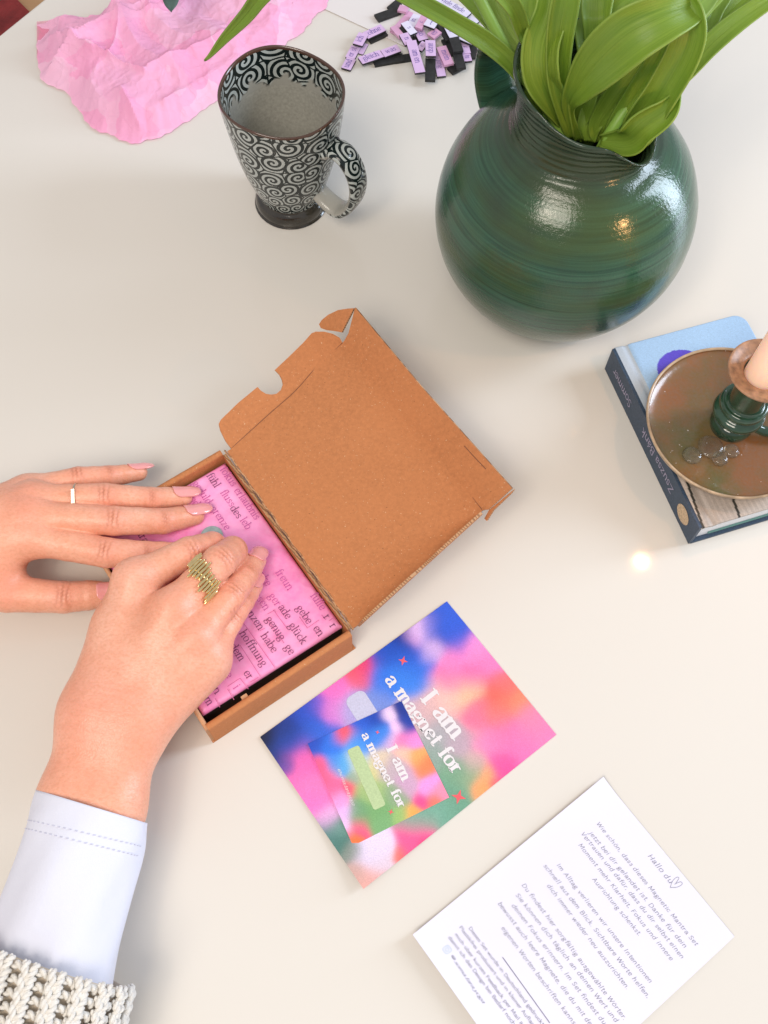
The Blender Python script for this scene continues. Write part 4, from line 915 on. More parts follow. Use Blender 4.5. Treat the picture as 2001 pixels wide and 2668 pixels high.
FL = [('Dieses Set wurde in Deutschland gedruckt.', fz(628, 175), fz(1500, 1330)), ('Plastikfrei produziert und in kleiner Auflage.', fz(518, 165), fz(1410, 1365)), ('mich über kurzes Feedback per Mail an', fz(465, 250), fz(1270, 1340)), ('damit ich das Design bei Bedarf noch', fz(390, 285), fz(1150, 1310))]
for s_, p, q in FL: FT.line(s_, lp(*p), lp(*q), .0013, 'sans', lsurf)
FT.line('@', lp(*fz(420, 500)), lp(*fz(465, 555)), .0011, 'sans', lsurf); FT.line('soma.tara.yoga', lp(*fz(455, 560)), lp(*fz(790, 1045)), .0012, 'script', lsurf)
ink_line(FT, [(1309, 2494), (1432, 2665)], .00045, False)
FT.build('footer_print', MT['ink_soft'], LT)
ci = np.array(fz(378, 423)); dirs = (np.array([.63, .776]), np.array([.79, -.61]))
def sq(r, k):
    P = []
    for i in range(33):
        a = 2*math.pi*i/32; ca, sa = math.cos(a), math.sin(a); e = k
        P.append(ci+dirs[0]*r*math.copysign(abs(ca)**e, ca)+dirs[1]*r*math.copysign(abs(sa)**e, sa))
    return P
ink_line(TT, sq(9.5, .5), .00026, False); ink_line(TT, sq(4.6, 1.), .00026, False); ink_line(TT, [ci+dirs[0]*-5.5+dirs[1]*5.5, ci+dirs[0]*-4.8+dirs[1]*4.8], .0005, False)
TT.build('printed_icon', MT['ink_teal'], LT)

# ------------------------------------------------------------------ sheet of paper and loose word magnets at the back
pa, pb = U(838, 20, .5), U(958, 76, .5); sd = nrm(pb-pa); sn = np.array([-sd[1], sd[0], 0]); sn = sn if sn[1] > 0 else -sn
mb = MB(); o0 = pa-sd*.03; mb.box(o0*[1, 1, 0]+np.array([0, 0, .0004]), sd*.115, sn*.15, np.array([0, 0, .0004])); tag(mb.build('paper_sheet', MT['sheet'], None), 'plain white sheet under the heap of word magnets', 'paper')
zm = lambda x, y: (850+x*.2712, y*.2712)
MG = [('und', 215, 615, -62, 110, 92, 'l', 1), ('er st', 257, 505, -62, 125, 90, 'l', 1), ('ich', 330, 378, -62, 125, 105, 'l', 5), ('ohne', 462, 305, -25, 190, 88, 'l', 4), ('', 485, 345, -25, 180, 80, 'k', 1), ('', 350, 470, -62, 110, 60, 'l', 0),
 ('gleich', 430, 550, -21, 220, 84, 'l', 4), ('was', 620, 490, -19, 165, 84, 'l', 4), ('', 600, 575, -10, 290, 75, 'k', 1), ('', 590, 135, -20, 230, 78, 'k', 2), ('', 730, 215, -48, 270, 60, 'p', 2), ('', 685, 305, 48, 130, 60, 'p', 6), ('s', 795, 270, 50, 140, 72, 'w', 8),
 ('in', 840, 200, -58, 130, 80, 'w', 5), ('c', 915, 215, -62, 130, 70, 'p', 8), ('t', 1005, 228, 20, 110, 84, 'w', 9), ('so', 905, 325, 62, 130, 92, 'l', 4), ('es', 1040, 322, -35, 92, 80, 'p', 6), ('n', 770, 375, 62, 120, 86, 'l', 8), ('am en', 858, 545, 74, 320, 98, 'l', 9),
 ('ausp', 1002, 465, 88, 158, 104, 'l', 9), ('', 1000, 670, 91, 215, 100, 'k', 5), ('jung', 1085, 620, 78, 230, 82, 'l', 2), ('mein', 1142, 535, 66, 190, 100, 'p', 5), ('er', 1200, 300, 66, 150, 105, 'w', 7), ('', 1245, 420, 72, 170, 105, 'k', 8), ('', 1275, 570, 76, 190, 90, 'k', 6), ('', 1245, 655, -28, 125, 80, 'k', 2),
 ('z', 1335, 455, 76, 130, 76, 'l', 3), ('tu', 1350, 550, 76, 90, 80, 'l', 3), ('', 1410, 495, 80, 130, 85, 'k', 2), ('viele finde', 1215, 60, 31, 360, 72, 'w', 9), ('', 1370, 175, 33, 190, 60, 'w', 6), ('', 1350, 370, 24, 150, 80, 'w', 6), ('', 740, 85, 15, 90, 60, 'p', 4), ('', 1130, 315, 62, 170, 46, 'k', 5),
 ('e', 920, 445, -50, 90, 62, 'l', 6), ('', 760, 560, -8, 210, 90, 'k', 0), ('', 865, 400, 20, 110, 90, 'k', 2), ('', 760, 290, 30, 120, 80, 'k', 3), ('', 1060, 250, 30, 130, 90, 'k', 2), ('', 960, 420, 10, 150, 80, 'k', 1), ('', 655, 55, -40, 110, 70, 'k', 1), ('', 1180, 450, 60, 170, 70, 'k', 2)]
kindm = {'l': 'mag_lilac', 'k': 'mag_black', 'p': 'mag_pink', 'w': 'mag_white'}; kn = {'l': 'lilac', 'k': 'black', 'p': 'dusty pink', 'w': 'whitish'}
blk = ['beneath the tile reading ohne', 'under the gleich and was tiles', 'standing apart at the upper left of the heap', 'hanging below the ausp tile at the front', 'on the right of the heap above the other black ones', 'on the right of the heap beside the tile tu', 'at the lower right corner of the heap', 'farthest right of the heap by the vase handle',
       'thin one slanting near the heap centre', 'between the was and am en tiles at table level', 'under the tile reading n', 'under the pink tiles left of centre', 'just left of the tile reading er', 'under the tile reading ausp', 'at the back end of the detached black tile', 'tucked right of the tile reading mein']
ki = 0
plain = {'l': ['blank lilac tile under the short column at the left'], 'p': ['long blank dusty pink tile leaning at the back left of the heap', 'short blank dusty pink tile left of the n tile', 'small dusty pink tile by the detached black tile'], 'w': ['blank whitish tile behind the long green leaf', 'blank whitish tile beside the farthest right black one']}
pi_ = {'l': 0, 'p': 0, 'w': 0}
for (tx, x, y, an, ln, wd, kd, lv) in MG:
    zz_ = .9+lv*1.15; c = U(*zm(x, y), zz_); q = U(*(np.array(zm(x, y))+20*np.array([math.cos(math.radians(an)), math.sin(math.radians(an))])), zz_)
    d = nrm(q-c); sc_ = 1000*np.linalg.norm(q-c)/20/1000/1; dn = np.array([-d[1], d[0], 0])
    # local pixel scale across the tile
    q2 = PR(c+dn*.01); across = np.linalg.norm(q2-PR(c))/.01
    Lm = ln*.2712*np.linalg.norm(q-c)/20; Wm = min(wd*.2712/across, .0085); t_ = .0016
    if lv == 9: tilt = 0
    tl_ = rng.normal(0, .045) if lv > 1 else 0; d3 = nrm(d+up*tl_); u3 = nrm(np.cross(d3, dn)); u3 = u3 if u3[2] > 0 else -u3
    mb = MB(); o0 = c-d3*Lm/2-dn*Wm/2; mb.box(o0, d3*Lm, dn*Wm, -u3*t_, 1); mb.box(o0+u3*.0001, d3*Lm, dn*Wm, u3*.0004, 0)
    o = mb.build('word_magnet', [MT[kindm[kd]], MT['mag_black'] if kd != 'p' else MT['mag_pink']], None)
    if tx: lab = f'{kn[kd]} magnet tile reading {tx}'
    elif kd == 'k': lab = 'black tile '+blk[ki]; ki += 1
    else: lab = plain[kd][pi_[kd]]; pi_[kd] += 1
    tag(o, lab, 'magnet', 'word magnets heaped beside the vase')
    if tx:
        T_ = Text(); xh = Wm*.40; tot = min(Lm*.86, (T_.width(tx, 10)-10)/100*xh); s0 = -tot/2
        pr0 = np.array([s0, -xh*.45]); T_.line(tx, pr0, pr0+np.array([tot, 0]), xh, 'serif', lambda q_, l_: c+d3*q_[0]+dn*q_[1]+u3*(.0006+l_))
        T_.build('printed_word', MT['blue_ink'], o)

# ------------------------------------------------------------------ book
s0, s1 = U(1580, 959, 0), U(1799, 1417, 0)
best = min(np.arange(10, 45, .5), key=lambda z_: np.linalg.norm(PR(s0+np.array([0, 0, z_/1000]))-np.array([1612, 910]))+np.linalg.norm(PR(s1+np.array([0, 0, z_/1000]))-np.array([1834, 1380])))
TB = best/1000.; sx = nrm(s1-s0); SL = np.linalg.norm(s1-s0); by = np.array([-sx[1], sx[0], 0]); by = by if by[0] > 0 else -by; BW = float(min(.118, np.linalg.norm(U(1955, 836, best)-U(1612, 910, best))))
BK = empty('book', s0, 'hardcover book with dark spine and pale blue cover, lying under the candle holder', 'book')
def bl(a_, b_, z_): return s0+sx*a_+by*b_+np.array([0, 0, z_])
ct = .0019; r_ = .009
def cover_poly(z_):
    P = [bl(0, 0, z_)]; P += [bl(SL, 0, z_)]
    P += [bl(SL-r_+r_*math.cos(t), BW-r_+r_*math.sin(t), z_) for t in np.linspace(0, math.pi/2, 7)]
    P += [bl(r_-r_*math.sin(t), BW-r_+r_*math.cos(t), z_) for t in np.linspace(0, math.pi/2, 7)]
    return P
mw = simple('cover_board', (.52, .66, .82), .4); m_sp = simple('dark_spine_cloth', (.035, .062, .105), .5, nscale=900, namp=.3)
cp = MB(); cp.prism(cover_poly(.0002), (0, 0, ct)); o = cp.build('back_cover', m_sp, BK)
nu, nv = 240, 170; V = []; Cc = []
xs = np.linspace(0, SL, nu+1); ys = np.linspace(0, BW, nv+1)
for y_ in ys:
    for x_ in xs:
        # rounded outer corners
        xx, yy = x_, y_
        for cx in (r_, SL-r_):
            if (x_ < cx) == (cx == r_) and yy > BW-r_:
                dx_, dy_ = abs(x_-cx), yy-(BW-r_); dd = math.hypot(dx_, dy_); mx_ = max(dx_, dy_)
                if mx_ > 0: sc_ = mx_/dd; xx = cx+(x_-cx)*sc_; yy = BW-r_+dy_*sc_
        g = -.0012*math.exp(-((y_-.0085)/.0022)**2)
        p = bl(xx, yy, TB+g); V.append(p)
V = np.array(V); px = PR(V); zz9 = (px-np.array([1500, 800]))/.302
sky = s2l(np.array([158, 190, 222])); pur = s2l(np.array([88, 72, 190])); wd_ = s2l(np.array([198, 184, 172])); 
loc = np.stack([(V-s0)@sx, (V-s0)@by], 1); Cc = np.tile(sky, (len(V), 1))*(.92+.16*rng.random((len(V), 1)))
hinge = loc[:, 1] < .010; Cc[hinge] = s2l(np.array([175, 185, 195]))
oc = (np.array(U(1776, 958, best))-s0); oc = np.array([oc@sx, oc@by]); e = ((loc[:, 0]-oc[0])/.0145)**2+((loc[:, 1]-oc[1])/.0175)**2 < 1; Cc[e] = pur*(.9+.2*rng.random((e.sum(), 1)))
wz = loc[:, 0] > SL*.63; pl_ = (loc[:, 1]+.12*(loc[:, 0]-SL))/.026; fr = pl_-np.floor(pl_); 
Cw = wd_*(.78+.3*((np.floor(pl_)*7.3) % 1))[:, None]*(.93+.08*np.sin(loc[:, 1]*1700+np.floor(pl_)*3+np.sin(loc[:, 0]*60)*2.5)+.05*np.sin(loc[:, 1]*4100+loc[:, 0]*90))[:, None]*(.9+.2*rng.random((len(V), 1)))
Cw[(fr < .07)] = s2l(np.array([50, 50, 45])); Cc[wz] = Cw[wz]
Fc = [(j*(nu+1)+i, j*(nu+1)+i+1, (j+1)*(nu+1)+i+1, (j+1)*(nu+1)+i) for j in range(nv) for i in range(nu)]
if np.cross(V[Fc[0][1]]-V[Fc[0][0]], V[Fc[0][2]]-V[Fc[0][1]])[2] < 0: Fc = [f[::-1] for f in Fc]
cf = mesh('front_cover', V, Fc, MT['bookprint'], BK, True, col=Cc)
sm = cf.modifiers.new('board', 'SOLIDIFY'); sm.thickness = ct; sm.offset = -1
sp_ = MB(); sp_.box(bl(.0003, -.0016, .0004), sx*(SL-.0006), by*.0022, np.array([0, 0, TB-.0004])); sp = sp_.build('spine', m_sp, BK)
m, nt, b = nodes('page_edges'); b.inputs['Roughness'].default_value = .8; wv = N(nt, 'ShaderNodeTexWave', i_Scale=700., i_Distortion=.5); wv.bands_direction = 'Z'; nt.links.new(objco(nt), wv.inputs[0]); nt.links.new(mixc(nt, wv.outputs['Fac'], (.74, .76, .80, 1), (.84, .86, .90, 1)), b.inputs['Base Color'])
pg = MB(); pg.box(bl(.003, .0008, ct+.0004), sx*(SL-.006), by*(BW-.005), np.array([0, 0, TB-2*ct-.0007])); pg.build('pages', m, BK)
rb = MB(); rb.box(bl(SL-.0028, .012, ct+.003), sx*.0012, by*.06, np.array([0, 0, .0010])); rb.build('ribbon_marker', simple('teal_ribbon', (.10, .22, .20), .6), BK)
T_ = Text()
def ssurf(q, lift): return bl(SL-q[0], -.0018-lift, TB-q[1])
T_.line('Zsuzsa Bánk', (.034, TB*.36), (.084, TB*.36), .0050, 'sans', ssurf); T_.line('Sommer', (.104, TB*.36), (.134, TB*.36), .0050, 'sans', ssurf)
T_.build('lettering', simple('pale_violet_ink', (.40, .36, .50), .5), sp)
em = MB(); em.add([bl(SL-.017+.0075*math.cos(a), -.00185, TB*.5+.0075*math.sin(a)) for a in np.linspace(0, 2*math.pi, 25)[:-1]], [tuple(range(24))]); em.build('emblem', simple('ochre_emblem', (.55, .40, .25), .5, nscale=900, namp=.4), sp)

# ------------------------------------------------------------------ candle holder + candle
zp = best+9.0
pc = U(1905, 1103, zp); CH = empty('candle_holder', (pc[0], pc[1], TB), 'brown glazed saucer candlestick standing on the book', 'candle holder')
cc = pc[:2]
V, Fc, UVv, P = lathe([(.0001, TB+.0006), (.030, TB+.0006), (.034, TB+.0015), (.048, TB+.004), (.0555, TB+.0085), (.0575, TB+.0125)], cc, 128)
mesh('underside', V, Fc, MT['plate_rim'], CH, True)
V, Fc, UVv, P = lathe([(.0575, TB+.0125), (.0572, TB+.0133), (.0562, TB+.0133), (.0556, TB+.0125)], cc, 128); mesh('lip', V, Fc, MT['plate_rim'], CH, True)
V, Fc, UVv, P = lathe([(.0556, TB+.0125), (.0548, TB+.0108), (.050, TB+.0090), (.040, TB+.0080), (.020, TB+.0075), (.0001, TB+.0075)], cc, 128); mesh('saucer', V, Fc, MT['plate'], CH, True)
hz_ = min(np.arange(best+15, best+90, 1.), key=lambda z_: np.linalg.norm(PR(np.array([cc[0], cc[1], z_/1000]))-np.array([1990, 972])))
hp_ = hz_/1000
V, Fc, UVv, P = lathe([(.014, TB+.0076), (.0145, TB+.012), (.013, TB+.016), (.0105, TB+.018), (.0120, TB+.020), (.0165, TB+.0235), (.0172, TB+.026), (.0160, TB+.0285), (.0135, TB+.030), (.0150, TB+.032), (.0158, TB+.035), (.0145, TB+.038), (.0115, TB+.040), (.0110, hp_-.004), (.014, hp_-.001)], cc, 96)
mesh('stem', V, Fc, MT['stem'], CH, True)
V, Fc, UVv, P = lathe([(.012, hp_-.0015), (.018, hp_+.0002), (.0222, hp_+.0022), (.0228, hp_+.0034), (.0220, hp_+.0040), (.0175, hp_+.0025), (.0125, hp_+.001), (.0120, hp_-.004), (.0001, hp_-.004)], cc, 96)
mesh('drip_pan', V, Fc, simple('tan_speckled_glaze', (.33, .17, .09), .35, nscale=220, namp=.4), CH, True)
# finger loop of the candlestick
lpv = MB(); pts = [np.array([cc[0]+.012+.020*(1-math.cos(t))/1.0, cc[1]-.004-.012*math.sin(t)*.4, TB+.017-.004*math.sin(t)]) for t in np.linspace(0, math.pi, 12)]; lpv.tube(pts, .0035, 12); lpv.build('handle', MT['stem'], CH, True)
CN = empty('candle', (cc[0], cc[1], hp_-.004), 'lit pale orange candle standing in the saucer candlestick', 'candle')
ch = .075
m, nt, b = nodes('candle_wax'); b.inputs['Roughness'].default_value = .45; b.inputs['Base Color'].default_value = (.98, .68, .53, 1); b.inputs['Subsurface Weight'].default_value = .9; b.inputs['Emission Color'].default_value = (1, .50, .30, 1); b.inputs['Emission Strength'].default_value = .22; b.inputs['Subsurface Radius'].default_value = (.02, .010, .004); b.inputs['Subsurface Scale'].default_value = 1  # weak emission stands in for flame light passing through the wax
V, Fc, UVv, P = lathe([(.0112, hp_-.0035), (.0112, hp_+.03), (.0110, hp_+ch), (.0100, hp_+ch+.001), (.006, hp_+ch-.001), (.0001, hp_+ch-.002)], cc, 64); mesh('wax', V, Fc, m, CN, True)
wk = MB(); wk.tube([(cc[0], cc[1], hp_+ch-.002), (cc[0]+.0004, cc[1], hp_+ch+.007)], .0006, 6); wk.build('wick', MT['mag_black'], CN)
m, nt, b = nodes('flame'); b.inputs['Emission Color'].default_value = (1, .62, .25, 1); b.inputs['Emission Strength'].default_value = 11; b.inputs['Base Color'].default_value = (0, 0, 0, 1)
fz0 = hp_+ch+.004
V, Fc, UVv, P = lathe([(.0001, fz0), (.0030, fz0+.004), (.0042, fz0+.009), (.0030, fz0+.018), (.0001, fz0+.030)], cc, 24); mesh('flame', V, Fc, m, CN, True)
l = bpy.data.lights.new('flame_light', 'POINT'); l.energy = .26; l.color = (1, .50, .20); l.shadow_soft_size = .006; o = bpy.data.objects.new('flame_light', l); COL.objects.link(o); o.location = (cc[0], cc[1], fz0+.036)
# wax drops on the saucer
m, nt, b = nodes('clear_wax'); b.inputs['Roughness'].default_value = .08; b.inputs['Base Color'].default_value = (.92, .92, .80, 1); b.inputs['Transmission Weight'].default_value = .95; b.inputs['IOR'].default_value = 1.35
for k, (x, y, r, lb) in enumerate(((1172, 1195, 112, 'largest clear wax drop on the brown saucer'), (1010, 1270, 85, 'clear wax drop on the saucer nearest the book spine'), (1250, 1300, 70, 'small clear wax drop at the front of the saucer cluster'), (1350, 1230, 70, 'faint clear wax drop on the saucer, right end of the cluster'))):
    c = U(1500+x*.302, 800+y*.302, zp+1); r = r*.302/pxmm(c)/1000
    V, Fc, UVv, P = lathe([(r, TB+.0079+k*.0001), (r*.97, TB+.0088), (r*.8, TB+.0098), (r*.5, TB+.0104), (.0001, TB+.0106)], c[:2], 32); tag(mesh('wax_drop', V, Fc, m, None, True), lb, 'wax drop', 'clear wax drops on the saucer')

# ------------------------------------------------------------------ person: hands and forearms
def smin(a, b_, k):
    h_ = np.maximum(k-np.abs(a-b_), 0)/k; return np.minimum(a, b_)-h_*h_*k*.25
class SDF:
    def __init__(s, lo, hi, h): s.lo = np.array(lo); s.h = h; s.n = np.ceil((np.array(hi)-s.lo)/h).astype(int)+1; s.D = np.full(s.n, .05, np.float32)
    def region(s, prims, mg):
        P = np.array([q for p in prims for q in (p[0], p[1])]); r = max(max(p[2], p[3]) for p in prims)+mg
        i0 = np.clip(((P.min(0)-r-s.lo)/s.h).astype(int), 0, s.n-1); i1 = np.clip(((P.max(0)+r-s.lo)/s.h).astype(int)+2, 1, s.n)
        sl = tuple(slice(a, b_) for a, b_ in zip(i0, i1)); ax = [s.lo[i]+s.h*np.arange(i0[i], i1[i]) for i in range(3)]
        return sl, np.meshgrid(*ax, indexing='ij')
    def chain(s, prims, G, k):
        R = None
        for p in prims:
            a, b_, ra, rb = p[:4]; ba = b_-a; L = max(ba@ba, 1e-12)
            d = [G[i]-a[i] for i in range(3)]; t = np.clip((d[0]*ba[0]+d[1]*ba[1]+d[2]*ba[2])/L, 0, 1)
            v = [d[i]-t*ba[i] for i in range(3)]
            if len(p) > 4:      # flattened along axis p[4] by factor p[5]
                n_, f_ = p[4], p[5]; q = v[0]*n_[0]+v[1]*n_[1]+v[2]*n_[2]; v = [v[i]+q*n_[i]*(f_-1) for i in range(3)]
            v = np.sqrt(v[0]**2+v[1]**2+v[2]**2)-(ra+(rb-ra)*t)
            R = v if R is None else smin(R, v, k)
        return R.astype(np.float32)
    def add(s, prims, k_in, k_out, palm=None):
        sl, G = s.region(prims, .018); f_ = s.chain(prims, G, k_in)
        s.D[sl] = smin(s.D[sl], f_, k_out) if palm is None else np.minimum(smin(s.D[sl], f_, .0012), smin(palm[sl], f_, k_out))
    def mesh(s):
        D = s.D; lo = s.lo; h = s.h; S = D < 0; n = S.shape
        c = np.zeros((n[0]-1, n[1]-1, n[2]-1), np.int8); offs = [(i, j, k) for i in (0, 1) for j in (0, 1) for k in (0, 1)]
        for o_ in offs: c += S[o_[0]:n[0]-1+o_[0], o_[1]:n[1]-1+o_[1], o_[2]:n[2]-1+o_[2]]
        act = np.argwhere((c > 0) & (c < 8)); idx = -np.ones(c.shape, np.int32); idx[tuple(act.T)] = np.arange(len(act))
        acc = np.zeros((len(act), 3)); cnt = np.zeros(len(act))
        for a in offs:
            for ax in range(3):
                if a[ax]: continue
                b_ = list(a); b_[ax] = 1
                va = D[act[:, 0]+a[0], act[:, 1]+a[1], act[:, 2]+a[2]].astype(float); vb = D[act[:, 0]+b_[0], act[:, 1]+b_[1], act[:, 2]+b_[2]].astype(float)
                m_ = (va < 0) != (vb < 0); t = np.where(m_, va/np.where(m_, va-vb, 1), 0)
                p = act+np.array(a, float); p = p.copy(); p[:, ax] += t; acc += p*m_[:, None]; cnt += m_
        V = lo+(acc/cnt[:, None])*h; Fq = []
        for ax in range(3):
            o1, o2 = [i for i in range(3) if i != ax]
            sA = [slice(1, n[i]-1) for i in range(3)]; sA[ax] = slice(0, n[ax]-1); sB = list(sA); sB[ax] = slice(1, n[ax])
            A_, B_ = S[tuple(sA)], S[tuple(sB)]; e = np.argwhere(A_ != B_); pos = e.copy(); pos[:, o1] += 1; pos[:, o2] += 1
            fl_ = A_[tuple(e.T)]
            q = []
            for d1, d2_ in ((-1, -1), (0, -1), (0, 0), (-1, 0)):
                pp_ = pos.copy(); pp_[:, o1] += d1; pp_[:, o2] += d2_; q.append(idx[tuple(pp_.T)])
            q = np.stack(q, 1); flip = fl_ if ax != 1 else ~fl_
            q[~flip] = q[~flip][:, ::-1]; Fq.append(q)
        return V, np.concatenate(Fq)
def J(*p): return U(*p)

def build_hand(spec, h=.00082):
    """spec: fingers {name: [(px,py,z,r)...]}, palm prims, lo/hi"""
    P = [q for pr in spec['palm'] for q in (pr[0], pr[1])]+[J(*a[:3]) for f_ in spec['fingers'].values() for a in f_]
    P = np.array(P); lo = P.min(0)-.042; hi = P.max(0)+.042
    lo[2] = max(lo[2], .0005) ; S = SDF(lo, hi, h)
    S.add(spec['palm'], spec.get('kp', .012), .001); palm = S.D.copy(); info = []
    for nm, f_ in spec['fingers'].items():
        C = [J(*a[:3]) for a in f_]; R = [a[3]/1000+.0003 for a in f_]; pr = []
        for i in range(len(C)-1):
            a, b_, ra, rb = C[i], C[i+1], R[i], R[i+1]; mid = (a+b_)/2; rm = (ra+rb)/2*(.975 if i < len(C)-2 else 1.0)
            pr += [(a, mid, ra, rm), (mid, b_, rm, rb)]
        S.add(pr, .0010, spec.get('kf', .007), palm); info.append((nm, C, R))
    if 'post' in spec:
        for pr, k in spec['post']: S.add([pr], .001, k)
    V, Fq = S.mesh(); return V, Fq, info

def knuckle_marks(V, Nv, joints, blush_only=()):
    cr = np.zeros(len(V)); bl_ = np.zeros(len(V))
    for (c, ax, dn, r, kind) in joints:
        d = V-c; s_ = d@ax; dr = d@dn; lt_v = np.cross(dn, ax); lt = d@lt_v; near = (np.abs(s_) < r*2.2) & (np.abs(lt) < r*1.6) & (np.abs(dr) < r*1.9)
        face = np.clip(Nv@dn*1.6-.25, 0, 1); g = np.exp(-(lt/(r*.62))**2)*face
        if kind == 'pip': lines = ((-.0027, .7, -30), (-.0003, 1.1, 0), (.0024, .8, 26))
        elif kind == 'dip': lines = ((-.0013, .6, -8), (.0002, .8, 0), (.0017, .4, 10))
        elif kind == 'wrist': lines = tuple((k_*.0042+.001*math.sin(k_*2.3), .13, 4*math.sin(k_*1.7)) for k_ in range(-5, 6))
        else: lines = ()
        f_ = np.zeros(len(V))
        for o_, a_, cv in lines: f_ += a_*np.exp(-((s_-o_-cv*lt*lt+.0003*np.sin(lt*2300+o_*900))/.00066)**2)
        cr += np.where(near, f_*g, 0); bl_ += np.where(near, np.exp(-(s_/(r*1.0))**2-(lt/(r*1.1))**2)*face*(.55 if kind != 'mcp' else .25), 0)
    return np.clip(cr, 0, 1.2), np.clip(bl_, 0, 1)
def vnormals(V, Fq):
    a, b_, c, d = (V[Fq[:, i]] for i in range(4)); fn_ = np.cross(c-a, d-b_); Nn = np.zeros_like(V)
    for i in range(4): np.add.at(Nn, Fq[:, i], fn_)
    return Nn/np.maximum(np.linalg.norm(Nn, axis=1), 1e-12)[:, None]

# ---- left hand (fingers towards the right of the picture, dorsal side up)
wL = J(-215, 1455, 46); eL = wL+nrm(np.array([-.9, -.30, 0]))*.21; eL[2] = .060
upL = np.array([0, 0, 1.])
mP, mR, mM, mI = J(72, 1279, 38), J(88, 1302, 47), J(78, 1347, 50), J(82, 1402, 47)
LH_ = dict(kp=.013, kf=.008,
  palm=[(wL+np.array([-.01, .010, 0]), mP, .0175, .0095), (wL+np.array([0, .006, 0]), mR, .018, .0100), (wL, mM, .018, .0105), (wL+np.array([0, -.008, 0]), mI, .018, .0112),
        (wL+np.array([.012, -.012, -.006]), J(-10, 1500, 34), .018, .0155), (J(-10, 1440, 36), J(40, 1400, 36), .014, .012),
        (eL+np.array([0, .012, 0]), wL+np.array([0, .012, 0]), .030, .0185), (eL-np.array([0, .012, 0]), wL-np.array([0, .012, 0]), .030, .0185)],
  fingers=dict(
    pinky=[(72, 1279, 38, 8.6), (205, 1247, 38, 7.4), (283, 1241, 32, 6.7), (362, 1231, 24, 5.2)],
    ring=[(88, 1302, 47, 9.4), (274, 1294, 46, 8.2), (392, 1300, 37, 7.3), (476, 1295, 30, 5.9)],
    middle=[(78, 1347, 50, 10.0), (298, 1357, 49, 8.9), (424, 1358, 39, 7.9), (506, 1343, 31, 6.2)],
    index=[(82, 1402, 47, 10.2), (277, 1440, 46, 9.0), (380, 1444, 39, 7.9), (462, 1440, 33, 6.2)],
    thumb=[(-95, 1500, 38, 14.5), (20, 1547, 31, 11.2), (168, 1556, 26, 9.7), (232, 1551, 23, 9.0), (272, 1548, 21, 7.4)]))
VL, FL_, infoL = build_hand(LH_)
# ---- right hand (reaching up from the lower left)
wR = J(300, 1868, 52); aR1 = J(238, 2100, 46); aR2 = J(140, 2450, 44); aR3 = aR2+nrm(aR2-aR1)*.10; aR3[2] = .06
adir = nrm(aR1-wR); alat = nrm(np.cross(adir, up)); aup = np.cross(alat, adir); aup = aup if aup[2] > 0 else -aup
kI, kM, kR_, kP = J(352, 1512, 66), J(449, 1590, 70), J(507, 1664, 66), J(538, 1718, 58)
def off(p, l_, u_=0): return p+alat*l_+aup*u_
sg = 1 if (PR(wR+alat*.01)[0] > PR(wR)[0]) else -1
def of2(p, l_, u_=0): return off(p, sg*l_, u_)
RH_ = dict(kp=.012, kf=.0075,
  palm=[(of2(wR, -.011), kI, .0185, .0122), (of2(wR, -.004, .001), kM, .0185, .0120), (of2(wR, .005), kR_, .0182, .0112), (of2(wR, .011, -.002), kP, .0172, .0105),
        (of2(wR, .011, -.008), kP-up*.008, .0165, .0125), (of2(wR, -.012, -.008), J(318, 1640, 50), .0175, .0150), (J(318, 1640, 50), J(350, 1560, 52), .0140, .0115),
        (of2(aR1, -.0095), of2(wR, -.0100), .0190, .0190), (of2(aR1, .0095), of2(wR, .0105), .0185, .0180),
        (of2(aR2, -.0080), of2(aR1, -.0095), .0165, .0188), (of2(aR2, .0080), of2(aR1, .0095), .0165, .0183), (of2(aR3, .0), aR2, .020, .020)],
  fingers=dict(
    thumb=[(318, 1660, 46, 13.5), (360, 1590, 42, 11.0), (430, 1515, 38, 9.3), (490, 1475, 34, 7.5)],
    index=[(352, 1512, 66, 11.0), (493, 1438, 64, 8.9), (553, 1420, 50, 7.9), (572, 1428, 37, 6.6)],
    pinky=[(538, 1718, 58, 8.8), (598, 1620, 51, 7.3), (634, 1567, 42, 6.5), (661, 1527, 34.5, 5.3)],
    ring=[(507, 1664, 66, 9.8), (601, 1552, 60, 8.4), (640, 1500, 48, 7.5), (667, 1461, 37, 6.1)],
    middle=[(449, 1590, 70, 10.8), (572, 1463, 69, 9.7), (606, 1436, 55, 8.8), (612, 1448, 39, 7.2)]),
  post=[((kM+aup*.0038, kM+aup*.0038, .0072, .0072), .008), ((kR_+aup*.0034, kR_+aup*.0034, .0066, .0066), .008), ((kI+aup*.0022, kI+aup*.0022, .0080, .0080), .008), ((kP+aup*.0028, kP+aup*.0028, .0062, .0062), .007),
        ((kM+aup*.0072, of2(wR, -.002, .0135), .0022, .0018), .007), ((kR_+aup*.0070, of2(wR, .003, .0130), .0020, .0016), .007), ((kI+aup*.0072, of2(wR, -.006, .013), .0018, .0016), .007), ((of2(wR, .017, .008), of2(wR, .017, .008), .0075, .0075), .010)])
VR, FR_, infoR = build_hand(RH_)
joints = []
